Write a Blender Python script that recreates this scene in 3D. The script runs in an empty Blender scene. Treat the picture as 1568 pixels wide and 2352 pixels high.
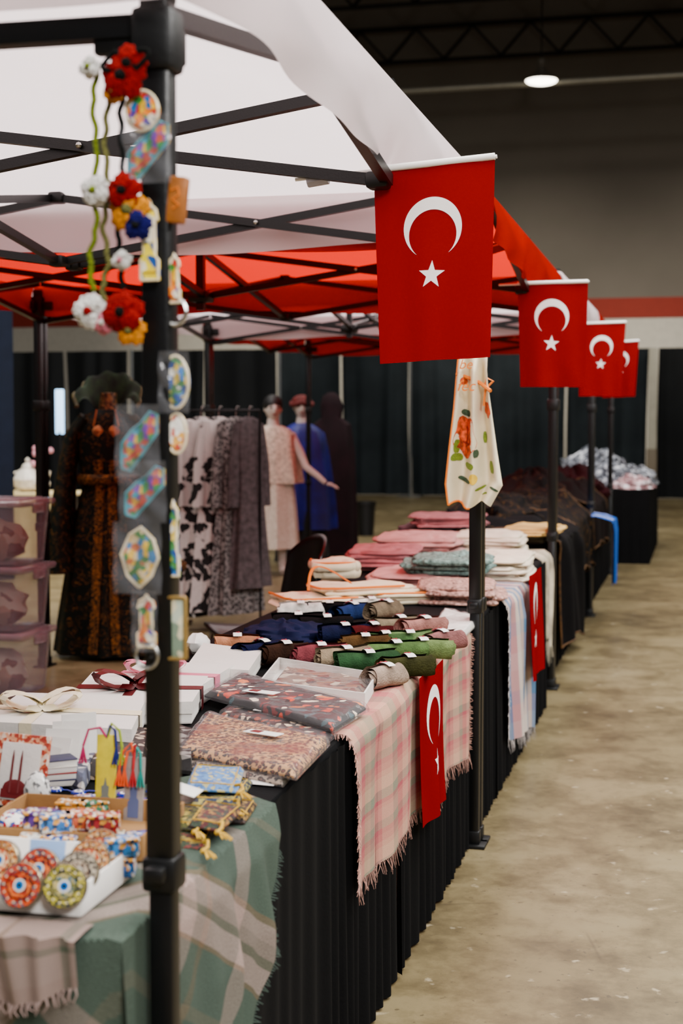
import bpy, bmesh, math, random
from mathutils import Vector, Matrix, noise
random.seed(11)
PI=math.pi
S=bpy.context.scene; COL=S.collection
# ---------------------------------------------------------------- camera
FPX=3400.0; CH=1.45
TH=math.atan(0.2439); PH=math.atan(216/3400.0)
fh=Vector((-math.sin(TH),math.cos(TH),0))
CF=fh*math.cos(PH)-Vector((0,0,math.sin(PH)))
CR=Vector((math.cos(TH),math.sin(TH),0))
CU=fh*math.sin(PH)+Vector((0,0,math.cos(PH)))
CP=Vector((0,0,CH))
cam=bpy.data.cameras.new('camera'); co=bpy.data.objects.new('camera',cam); COL.objects.link(co)
co.matrix_world=Matrix(((CR.x,CU.x,-CF.x,CP.x),(CR.y,CU.y,-CF.y,CP.y),(CR.z,CU.z,-CF.z,CP.z),(0,0,0,1)))
cam.sensor_fit='VERTICAL'; cam.sensor_height=36; cam.sensor_width=24; cam.lens=FPX/2352*36
cam.clip_start=0.05; cam.clip_end=200
cam.dof.use_dof=True; cam.dof.focus_distance=3.7; cam.dof.aperture_fstop=4.0
S.camera=co
def P(px,py,x=None,y=None,z=None):
    d=CF+CR*((px-784)/FPX)+CU*((1176-py)/FPX)
    if z is not None: t=(z-CH)/d.z
    elif y is not None: t=y/d.y
    else: t=x/d.x
    return CP+d*t
# ---------------------------------------------------------------- mesh builder
class MB:
    def __init__(s): s.v=[]; s.f=[]; s.m=[]; s.uv=[]; s.sm=[]
    def add(s,vs,fs,mi=0,uvs=None,sm=True):
        o=len(s.v); s.v+= [tuple(v) for v in vs]
        for i,f in enumerate(fs):
            s.f.append([o+k for k in f]); s.m.append(mi); s.sm.append(sm)
            s.uv.append([uvs[k] for k in f] if uvs else [(0,0)]*len(f))
        return s
    def box(s,c,size,bev=0.0,rot=None,mi=0,seg=2):
        bm=bmesh.new(); bmesh.ops.create_cube(bm,size=1)
        bmesh.ops.scale(bm,vec=size,verts=bm.verts)
        if bev>0: bmesh.ops.bevel(bm,geom=bm.edges[:],offset=min(bev,min(size)*.49),segments=seg,affect='EDGES',profile=.5)
        if rot is not None: bmesh.ops.transform(bm,matrix=rot.to_4x4(),verts=bm.verts)
        bmesh.ops.translate(bm,vec=c,verts=bm.verts)
        bm.verts.index_update()
        s.add([v.co[:] for v in bm.verts],[[v.index for v in f.verts] for f in bm.faces],mi); bm.free(); return s
    def tube(s,pts,r,n=8,mi=0,cap=True,flat=1.0):
        pts=[Vector(p) for p in pts]; rs=r if isinstance(r,(list,tuple)) else [r]*len(pts)
        vs=[];fs=[];up=None
        for i,p in enumerate(pts):
            t=(pts[min(i+1,len(pts)-1)]-pts[max(i-1,0)])
            if t.length<1e-9: t=Vector((0,0,1))
            t.normalize()
            if up is None: up=Vector((0,0,1)) if abs(t.z)<.9 else Vector((0,1,0))
            a=t.cross(up)
            if a.length<1e-6: a=t.cross(Vector((1,0,0)))
            a.normalize(); b=a.cross(t); up=b
            for k in range(n):
                th=2*PI*(k+.5)/n
                vs.append(p+a*math.cos(th)*rs[i]+b*math.sin(th)*rs[i]*flat)
        for i in range(len(pts)-1):
            for k in range(n): fs.append([i*n+k,i*n+(k+1)%n,(i+1)*n+(k+1)%n,(i+1)*n+k])
        if cap: fs.append(list(range(n))[::-1]); fs.append([(len(pts)-1)*n+k for k in range(n)])
        return s.add(vs,fs,mi)
    def bar(s,a,b,w,h=None,mi=0):
        return s.tube([a,b],w*.7071,4,mi)
    def lathe(s,prof,c=(0,0,0),n=24,mi=0,rot=None,sx=1,sy=1):
        vs=[];fs=[];R=rot if rot is not None else Matrix.Identity(3); c=Vector(c)
        for (r,z) in prof:
            for k in range(n):
                th=2*PI*k/n; vs.append(c+R@Vector((r*sx*math.cos(th),r*sy*math.sin(th),z)))
        for i in range(len(prof)-1):
            for k in range(n): fs.append([i*n+k,i*n+(k+1)%n,(i+1)*n+(k+1)%n,(i+1)*n+k])
        fs.append(list(range(n))[::-1]); fs.append([(len(prof)-1)*n+k for k in range(n)])
        return s.add(vs,fs,mi)
    def ell(s,c,rx,ry,rz,n=16,mi=0,rot=None,fn=None):
        vs=[];fs=[];R=rot if rot is not None else Matrix.Identity(3);c=Vector(c);m=n//2
        for i in range(m+1):
            ph=PI*i/m
            for k in range(n):
                th=2*PI*k/n; d=Vector((math.sin(ph)*math.cos(th),math.sin(ph)*math.sin(th),math.cos(ph)))
                q=Vector((d.x*rx,d.y*ry,d.z*rz))
                if fn: q=fn(d,q)
                vs.append(c+R@q)
        for i in range(m):
            for k in range(n): fs.append([i*n+k,(i+1)*n+k,(i+1)*n+(k+1)%n,i*n+(k+1)%n])
        return s.add(vs,fs,mi)
    def grid(s,fn,nu,nv,mi=0,us=1,vs_=1,sm=True):
        vs=[];uv=[];fs=[]
        for i in range(nu+1):
            for j in range(nv+1):
                u=i/nu;v=j/nv; vs.append(fn(u,v)); uv.append((u*us,v*vs_))
        for i in range(nu):
            for j in range(nv):
                a=i*(nv+1)+j; fs.append([a,a+nv+1,a+nv+2,a+1])
        return s.add(vs,fs,mi,uv,sm)
    def prism(s,poly,z0,z1,mi=0,T=None):
        n=len(poly); vs=[Vector((x,y,z0)) for x,y in poly]+[Vector((x,y,z1)) for x,y in poly]
        if T: vs=[T(v) for v in vs]
        fs=[list(range(n))[::-1],[n+k for k in range(n)]]+[[k,(k+1)%n,n+(k+1)%n,n+k] for k in range(n)]
        return s.add(vs,fs,mi,None,False)
    def loft(s,rings,n=32,amp=0,k=9,mi=0,seed=0):
        vs=[];fs=[]
        for q,(z,cx,cy,rx,ry) in enumerate(rings):
            a=amp*(q/(len(rings)-1))
            for i in range(n):
                th=2*PI*i/n; w=1+a*(math.sin(k*th+seed)+.5*math.sin((k*2+1)*th+seed*2))
                vs.append((cx+rx*w*math.cos(th),cy+ry*w*math.sin(th),z))
        for q in range(len(rings)-1):
            for i in range(n): fs.append([q*n+i,q*n+(i+1)%n,(q+1)*n+(i+1)%n,(q+1)*n+i])
        fs.append(list(range(n))); fs.append([(len(rings)-1)*n+i for i in range(n)])
        return s.add(vs,fs,mi)
    def build(s,name,mats,parent=None,off=None):
        me=bpy.data.meshes.new(name)
        vv=s.v if off is None else [(a-off[0],b-off[1],c-off[2]) for a,b,c in s.v]
        me.from_pydata(vv,[],s.f)
        if not isinstance(mats,(list,tuple)): mats=[mats]
        for m in mats: me.materials.append(m)
        uvl=me.uv_layers.new(name='UVMap')
        for p in me.polygons:
            p.material_index=s.m[p.index]; p.use_smooth=s.sm[p.index]
            for li,uv in zip(p.loop_indices,s.uv[p.index]): uvl.data[li].uv=uv
        try: me.set_sharp_from_angle(angle=math.radians(40))
        except Exception: pass
        me.update()
        o=bpy.data.objects.new(name,me); COL.objects.link(o)
        if parent: o.parent=parent
        return o
def tag(o,label,cat,group=None,kind=None):
    o['label']=label
    if cat: o['category']=cat
    if group: o['group']=group
    if kind: o['kind']=kind
    return o
def thing(name,label,cat,loc=(0,0,0),rz=0,group=None,rot=None):
    o=bpy.data.objects.new(name,None); o.empty_display_size=.05; COL.objects.link(o); o.location=loc
    o.rotation_euler=rot if rot else (0,0,rz)
    return tag(o,label,cat,group)
def solo(name,mb,mats,label,cat,group=None):
    c=[0,0,0]
    if mb.v:
        c=[sum(v[0] for v in mb.v)/len(mb.v),sum(v[1] for v in mb.v)/len(mb.v),min(v[2] for v in mb.v)]
    o=mb.build(name,mats,None,off=c); o.location=c
    return tag(o,label,cat,group)
def struct(name,mb,mats):
    o=mb.build(name,mats); o['kind']='structure'; return o
# ---------------------------------------------------------------- materials
def L(c):
    return tuple(((x/255)/12.92 if x/255<=.04045 else ((x/255+.055)/1.055)**2.4) for x in c)+(1,)
def newmat(name):
    m=bpy.data.materials.new(name); m.use_nodes=True; nt=m.node_tree
    b=nt.nodes['Principled BSDF']; return m,nt,b
def nd(nt,t,ins=None,**kw):
    n=nt.nodes.new(t)
    for k,v in kw.items(): setattr(n,k,v)
    if ins:
        for k,v in ins.items():
            if hasattr(v,'is_output'): nt.links.new(v,n.inputs[k])
            else: n.inputs[k].default_value=v
    return n
def ramp(nt,fac,stops,interp='LINEAR'):
    n=nt.nodes.new('ShaderNodeValToRGB'); cr=n.color_ramp; cr.interpolation=interp
    while len(cr.elements)>1: cr.elements.remove(cr.elements[-1])
    cr.elements[0].position=stops[0][0]; cr.elements[0].color=stops[0][1]
    for p,c in stops[1:]:
        e=cr.elements.new(p); e.color=c
    nt.links.new(fac,n.inputs[0]); return n.outputs[0]
def mixc(nt,f,a,b,bt='MIX'):
    n=nt.nodes.new('ShaderNodeMix'); n.data_type='RGBA'; n.blend_type=bt
    for i,v in ((0,f),(6,a),(7,b)):
        if hasattr(v,'is_output'): nt.links.new(v,n.inputs[i])
        else: n.inputs[i].default_value=v
    return n.outputs[2]
def objco(nt,uv=False): 
    return nt.nodes.new('ShaderNodeTexCoord').outputs['UV' if uv else 'Object']
def bump(nt,b,scale,strength,uv=False,dist=.01,detail=3):
    nz=nd(nt,'ShaderNodeTexNoise',{'Vector':objco(nt,uv),'Scale':scale,'Detail':detail})
    bn=nd(nt,'ShaderNodeBump',{'Height':nz.outputs[0],'Strength':strength,'Distance':dist})
    nt.links.new(bn.outputs[0],b.inputs['Normal'])
_mc={}
def M(name,rgb,rough=.7,metal=0,var=.12,vs=8,bs=60,bst=.15,spec=.4,sheen=0,emit=0):
    if name in _mc: return _mc[name]
    m,nt,b=newmat(name); c=L(rgb)
    if var>0:
        nz=nd(nt,'ShaderNodeTexNoise',{'Vector':objco(nt),'Scale':vs,'Detail':4})
        dk=tuple(x*(1-var*1.6) for x in c[:3])+(1,); lt=tuple(min(1,x*(1+var)) for x in c[:3])+(1,)
        nt.links.new(ramp(nt,nz.outputs[0],[(.3,dk),(.7,lt)]),b.inputs['Base Color'])
    else: b.inputs['Base Color'].default_value=c
    b.inputs['Roughness'].default_value=rough; b.inputs['Metallic'].default_value=metal
    b.inputs['Specular IOR Level'].default_value=spec
    if sheen: b.inputs['Sheen Weight'].default_value=sheen
    if emit: b.inputs['Emission Color'].default_value=c; b.inputs['Emission Strength'].default_value=emit
    if bst>0: bump(nt,b,bs,bst)
    _mc[name]=m; return m
def fabric_thin(name,rgb,tr=.5,wr=.25,back=None):
    m,nt,b=newmat(name); nt.nodes.remove(b)
    out=nt.nodes['Material Output']
    nz=nd(nt,'ShaderNodeTexNoise',{'Vector':objco(nt),'Scale':2.2,'Detail':3})
    bn=nd(nt,'ShaderNodeBump',{'Height':nz.outputs[0],'Strength':wr,'Distance':.1})
    d=nd(nt,'ShaderNodeBsdfDiffuse',{'Color':L(rgb),'Normal':bn.outputs[0]})
    t=nd(nt,'ShaderNodeBsdfTranslucent',{'Color':L(back or rgb),'Normal':bn.outputs[0]})
    mx=nd(nt,'ShaderNodeMixShader',{0:tr,1:d.outputs[0],2:t.outputs[0]})
    nt.links.new(mx.outputs[0],out.inputs[0]); return m
def film(name,tint=(235,235,240),op=.04,rough=.10,scale=9,st=.25,k=.42):
    m,nt,b=newmat(name); nt.nodes.remove(b); out=nt.nodes['Material Output']
    nz=nd(nt,'ShaderNodeTexNoise',{'Vector':objco(nt),'Scale':scale,'Detail':3,'Distortion':1.0})
    bn=nd(nt,'ShaderNodeBump',{'Height':nz.outputs[0],'Strength':st,'Distance':.02})
    g=nd(nt,'ShaderNodeBsdfGlossy',{'Color':(1,1,1,1),'Roughness':rough,'Normal':bn.outputs[0]})
    d=nd(nt,'ShaderNodeBsdfDiffuse',{'Color':L(tint)})
    t=nd(nt,'ShaderNodeBsdfTransparent',{'Color':(1,1,1,1)})
    fr=nd(nt,'ShaderNodeFresnel',{'IOR':1.4,'Normal':bn.outputs[0]})
    mx=nd(nt,'ShaderNodeMixShader',{0:op,1:t.outputs[0],2:d.outputs[0]})
    mm=nd(nt,'ShaderNodeMath',{0:fr.outputs[0],1:k},operation='MULTIPLY'); mm.use_clamp=True
    m2=nd(nt,'ShaderNodeMixShader',{0:mm.outputs[0],1:mx.outputs[0],2:g.outputs[0]})
    nt.links.new(m2.outputs[0],out.inputs[0]); return m
def stripes(nt,val,k,stops):
    mu=nd(nt,'ShaderNodeMath',{0:val,1:k},operation='MULTIPLY')
    fr=nd(nt,'ShaderNodeMath',{0:mu.outputs[0]},operation='FRACT')
    return ramp(nt,fr.outputs[0],[(p,L(c)) for p,c in stops],'CONSTANT')
def plaid(name,us,ku,vs,kv,mix=.5,rough=.85,weave=500):
    m,nt,b=newmat(name); uv=objco(nt,True); sp=nd(nt,'ShaderNodeSeparateXYZ',{0:uv})
    su=stripes(nt,sp.outputs[0],ku,us); sv=stripes(nt,sp.outputs[1],kv,vs)
    c=mixc(nt,mix,su,sv)
    n2=nd(nt,'ShaderNodeTexNoise',{'Vector':uv,'Scale':weave,'Detail':2})
    c=mixc(nt,.4,c,ramp(nt,n2.outputs[0],[(.35,(.3,.3,.3,1)),(.65,(1,1,1,1))]),'MULTIPLY')
    nt.links.new(c,b.inputs['Base Color']); b.inputs['Roughness'].default_value=rough
    b.inputs['Specular IOR Level'].default_value=.15
    bn=nd(nt,'ShaderNodeBump',{'Height':n2.outputs[0],'Strength':.3,'Distance':.003}); nt.links.new(bn.outputs[0],b.inputs['Normal'])
    return m
def cells(name,cols,scale=60,rough=.4,bg=None,thr=.35,dist=0,bst=.3):
    m,nt,b=newmat(name); oc=objco(nt)
    if dist:
        nz=nd(nt,'ShaderNodeTexNoise',{'Vector':oc,'Scale':scale*.7,'Detail':2})
        oc=nd(nt,'ShaderNodeVectorMath',{0:oc,1:nd(nt,'ShaderNodeVectorMath',{0:nz.outputs[1],'Scale':dist/scale},operation='SCALE').outputs[0]},operation='ADD').outputs[0]
    v=nd(nt,'ShaderNodeTexVoronoi',{'Vector':oc,'Scale':scale})
    sp=nd(nt,'ShaderNodeSeparateColor',{0:v.outputs['Color']})
    n=len(cols); c=ramp(nt,sp.outputs[0],[(i/n,L(q)) for i,q in enumerate(cols)],'CONSTANT')
    if bg is not None:
        f=ramp(nt,v.outputs['Distance'],[(thr,(0,0,0,1)),(thr+.06,(1,1,1,1))])
        c=mixc(nt,f,c,L(bg))
    nt.links.new(c,b.inputs['Base Color']); b.inputs['Roughness'].default_value=rough
    bn=nd(nt,'ShaderNodeBump',{'Height':v.outputs['Distance'],'Strength':bst,'Distance':.003}); nt.links.new(bn.outputs[0],b.inputs['Normal'])
    return m
def leopard(name,a,bk,cn,scale=70,patch=.6):
    m,nt,b=newmat(name); oc=objco(nt)
    nz=nd(nt,'ShaderNodeTexNoise',{'Vector':oc,'Scale':scale*.8,'Detail':2})
    o2=nd(nt,'ShaderNodeVectorMath',{0:oc,1:nd(nt,'ShaderNodeVectorMath',{0:nz.outputs[1],'Scale':1.1/scale},operation='SCALE').outputs[0]},operation='ADD').outputs[0]
    v=nd(nt,'ShaderNodeTexVoronoi',{'Vector':o2,'Scale':scale})
    c=ramp(nt,v.outputs['Distance'],[(0,L(cn)),(.27,L(cn)),(.30,L(bk)),(.50,L(bk)),(.54,L(a)),(1,L(a))])
    n2=nd(nt,'ShaderNodeTexNoise',{'Vector':oc,'Scale':7,'Detail':2})
    c=mixc(nt,ramp(nt,n2.outputs[0],[(.54,(0,0,0,1)),(.60,(1,1,1,1))]),c,mixc(nt,patch,c,L((110,36,16))))
    nt.links.new(c,b.inputs['Base Color']); b.inputs['Roughness'].default_value=.6; return m
def damask(name,bg,gold,scale=12,thr=.52,rough=.6,w=.03):
    m,nt,b=newmat(name); oc=objco(nt)
    nz=nd(nt,'ShaderNodeTexNoise',{'Vector':oc,'Scale':scale,'Detail':1.5,'Distortion':2.5})
    c=ramp(nt,nz.outputs[0],[(thr-w,L(bg)),(thr,L(gold)),(thr+w,L(gold)),(thr+w*2,L(bg))])
    nt.links.new(c,b.inputs['Base Color']); b.inputs['Roughness'].default_value=rough; b.inputs['Specular IOR Level'].default_value=.12; return m

BLACKM=M('black_powder_coated_steel',(8,8,9),.35,.0,.1,20,200,.05,.3)
BLACKP=M('black_plastic',(7,7,8),.45,0,.05,20,100,.05,.3)
STEEL=M('brushed_steel',(170,168,165),.3,1,.05)
WHITE_TENT=fabric_thin('white_tent_polyester',(236,221,223),.48)
RED_TENT=fabric_thin('red_tent_polyester',(150,14,4),.5,.25,(200,18,1))
FLAGRED=fabric_thin('red_flag_cloth',(124,0,4),.2,.15)
FLAGWHITE=M('white_flag_print',(236,228,224),.7,0,0,8,60,0)
SKIRT=M('black_skirt_cloth',(5,5,6),.9,0,.1,10,120,.1,.1)
SATIN=M('white_plastic',(226,221,214),.4,0,.03)
FILM=film('clear_plastic_film')
FILM2=film('cloudy_plastic_film',(215,215,222),.07,.12,12,.35,.6)
CREAM=M('cream_cotton',(234,220,186),.85,0,.08,10,300,.1,.2)
ORANGE=M('orange_trim',(228,118,6),.7,0,.05)
WPAPER=M('white_paper',(234,230,224),.6,0,.04,6,40,.05)
CARD=M('brown_cardboard',(146,106,60),.85,0,.08)
# ---------------------------------------------------------------- hall
m,nt,b=newmat('polished_concrete'); oc=objco(nt)
n1=nd(nt,'ShaderNodeTexNoise',{'Vector':oc,'Scale':.8,'Detail':10,'Roughness':.68})
n2=nd(nt,'ShaderNodeTexNoise',{'Vector':oc,'Scale':3.2,'Detail':12,'Roughness':.78})
c=ramp(nt,n1.outputs[0],[(.3,L((84,72,48))),(.5,L((110,97,67))),(.72,L((132,119,88)))])
c=mixc(nt,.6,c,ramp(nt,n2.outputs[0],[(.38,L((140,130,106))),(.56,(1,1,1,1))]),'MULTIPLY')
v=nd(nt,'ShaderNodeTexVoronoi',{'Vector':oc,'Scale':.9},feature='DISTANCE_TO_EDGE')
n3=nd(nt,'ShaderNodeTexNoise',{'Vector':oc,'Scale':2.3,'Detail':2})
crk=nd(nt,'ShaderNodeMath',{0:ramp(nt,v.outputs[0],[(0,(1,1,1,1)),(.004,(0,0,0,1))]),1:ramp(nt,n3.outputs[0],[(.55,(0,0,0,1)),(.65,(.5,.5,.5,1))])},operation='MULTIPLY')
c=mixc(nt,crk.outputs[0],c,L((60,50,34)))
n4=nd(nt,'ShaderNodeTexNoise',{'Vector':oc,'Scale':40,'Detail':3})
c=mixc(nt,ramp(nt,n4.outputs[0],[(.66,(0,0,0,1)),(.70,(.7,.7,.7,1))]),c,L((62,52,36)))
n5=nd(nt,'ShaderNodeTexNoise',{'Vector':oc,'Scale':14,'Detail':4})
c=mixc(nt,ramp(nt,n5.outputs[0],[(.66,(0,0,0,1)),(.72,(.6,.6,.6,1))]),c,L((170,158,130)))
nt.links.new(c,b.inputs['Base Color'])
b.inputs['Roughness'].default_value=.36
b.inputs['Specular IOR Level'].default_value=.4
struct('floor',MB().grid(lambda u,v:(-22+u*36,-8+v*42,0),4,4),m)
wallup=M('taupe_wall_paint',(108,101,91),.9,0,.06,.6,30,.03,.1)
wallred=M('red_stripe_paint',(132,38,22),.8,0,.03)
wallwh=M('offwhite_wall_paint',(186,180,166),.8,0,.05)
WY=32.0
zb=P(1540,729,y=WY).z; zc=P(1540,682,y=WY).z
wb=MB(); wb.box((-4,WY+.1,zb/2),(36,.2,zb)); struct('wall_back',wb,wallwh)
struct('trim_1',MB().box((-4,WY+.08,(zb+zc)/2),(36,.22,zc-zb)),wallred)
struct('wall_upper',MB().box((-4,WY+.1,(zc+11.5)/2),(36,.2,11.5-zc)),wallup)
struct('wall_left',MB().box((-22.1,13,5.75),(.2,42,11.5)),wallup)
struct('wall_right',MB().box((14.1,13,5.75),(.2,42,11.5)),wallup)
dark=M('dark_ceiling_paint',(10,9,9),.9,0,.1,8,60,.1,.1)
struct('ceiling',MB().box((-4,13,11.6),(36,42,.2)),dark)
beamm=M('dark_steel_beam',(18,17,16),.7,0,.1,8,60,.1,.2)
for i,(yy,zz) in enumerate([(24,9.9),(28,9.6),(31.2,9.3),(19,10.2)]):
    mb=MB(); mb.box((-4,yy,zz+.35),(36,.18,.04)); mb.box((-4,yy,zz-.35),(36,.18,.04))
    for k in range(30):
        x=-21+k*1.2; mb.bar((x,yy,zz-.33),(x+.6,yy,zz+.33),.05); mb.bar((x+.6,yy,zz+.33),(x+1.2,yy,zz-.33),.05)
    solo('ceiling_truss',mb,beamm,['dark steel roof truss second from the back wall','dark steel roof truss above the hanging lamp','dark steel roof truss right against the back wall','dark steel roof truss nearest the camera at the top of the frame'][i],'roof truss','roof trusses')
LY=27.0; lp=P(1243,185,y=LY)
mb=MB(); mb.tube([(-8,LY+.35,lp.z+.0),(9,LY+.35,lp.z+.1)],.055,12); 
solo('ceiling_pipe',mb,M('galvanised_pipe',(130,126,112),.4,.4,.05),'long grey horizontal pipe running behind the hanging lamp','pipe')
t=thing('high_bay_lamp','lit white high bay lamp hanging under the dark ceiling','lamp',(lp.x,LY,lp.z-.03))
mb=MB(); mb.lathe([(.02,.42),(.08,.40),(.09,.32),(.06,.28),(.12,.16),(.30,.05),(.29,.03)],n=24); mb.build('shade',M('lamp_housing',(80,75,66),.4,.3,.05),t)
MB().ell((0,0,.03),.28,.28,.07,20).build('diffuser',M('lamp_glow',(255,246,225),.5,0,0,8,60,0,.3,0,14),t)
MB().tube([(0,0,.42),(0,0,11.5-lp.z)],.015,6).build('hanger',beamm,t)
def curtain_mat(name,a,bb):
    m,nt,b=newmat(name); uv=objco(nt)
    nz=nd(nt,'ShaderNodeTexNoise',{'Vector':uv,'Scale':1.5,'Detail':3})
    nt.links.new(ramp(nt,nz.outputs[0],[(.3,L(a)),(.7,L(bb))]),b.inputs['Base Color']); b.inputs['Roughness'].default_value=.85
    b.inputs['Specular IOR Level'].default_value=.15; return m
TEAL=curtain_mat('dark_teal_drape',(19,24,26),(29,35,38)); DKDR=curtain_mat('near_black_drape',(8,9,10),(13,15,16))
def curtain(xa,xb,y,h,mt,label,sd):
    n=int(abs(xb-xa)*30)+8
    def fn(u,v):
        x=xa+(xb-xa)*u; w=.06*math.sin(x*16+sd+1.1*math.sin(x*3.1+sd)+.7*math.sin(x*7.7))+.04*math.sin(x*7.3+sd)
        return (x+.02*math.sin(v*3+x*4),y+w*(.35+.65*v),h*(1-v)+.01)
    mb=MB(); mb.grid(fn,n,4)
    return solo('curtain',mb,mt,label,'curtain','pipe and drape curtains')
CY=27.3
xs=[P(p,1000,y=CY).x for p in (640,785,942,1110,1300,1488)]
hC=P(1000,806,y=CY).z
labs=['dark teal curtain right of the dark left-hand curtains','dark teal curtain left of the tall middle post','dark teal curtain right of the tall middle post','dark teal curtain behind the cream apron','dark teal curtain left of the pale column on the right']
for i in range(5): curtain(xs[i]+.02,xs[i+1]-.02,CY,hC,TEAL,labs[i],i*2.1)
curtain(P(1510,1000,y=CY).x,4.2,CY,hC,DKDR,'near-black curtain at the far right edge',3)
DY=21.0; hD=P(400,806,y=DY).z
x2=[P(p,1000,y=DY).x for p in (-60,150,300,470,636)]
l2=['near-black curtain at the far left edge','near-black curtain behind the green kaftan','near-black curtain behind the clothes rack','near-black curtain behind the pale mannequin']
for i in range(4): curtain(x2[i]+.02,x2[i+1]-.02,DY,hD,DKDR,l2[i],i*1.3+.5)
p=P(-30,1000,y=12.0); q=P(24,1000,y=12.0)
curtain(p.x,q.x,12.0,2.65,M('navy_drape',(14,20,34),.85,0,.1,8,60,.1,.15),'navy curtain edge at the left border behind the tent legs',1)
postm=M('silver_post',(84,86,86),.4,.5,.05)
for pxx,yy,hh,lb in ((642,DY-.4,hD,'silver curtain post behind the pale mannequin'),(942,CY-.4,hC,'silver curtain post in the middle of the teal curtains'),(304,DY-.4,hD,'silver curtain post behind the green kaftan')):
    w=P(pxx,1000,y=yy); t=thing('curtain_post',lb,'post',(w.x,yy,0),0,'curtain posts')
    MB().tube([(0,0,.01),(0,0,hh)],.024,10).build('pole',postm,t); MB().box((0,0,.006),(.45,.45,.012),.003).build('base_plate',postm,t)
w=P(1497,1000,y=CY-.25)
t=thing('column','pale square column standing between the teal and black curtains','column',(w.x,CY-.25,0))
MB().box((0,0,hC/2),(.15,.12,hC),.01).build('shaft',M('pale_column_paint',(150,145,128),.6,0,.06),t)
MB().box((0,0,.45),(.18,.14,.9),.01).build('plinth',M('pale_column_base',(92,80,60),.6,0,.06),t)
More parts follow.
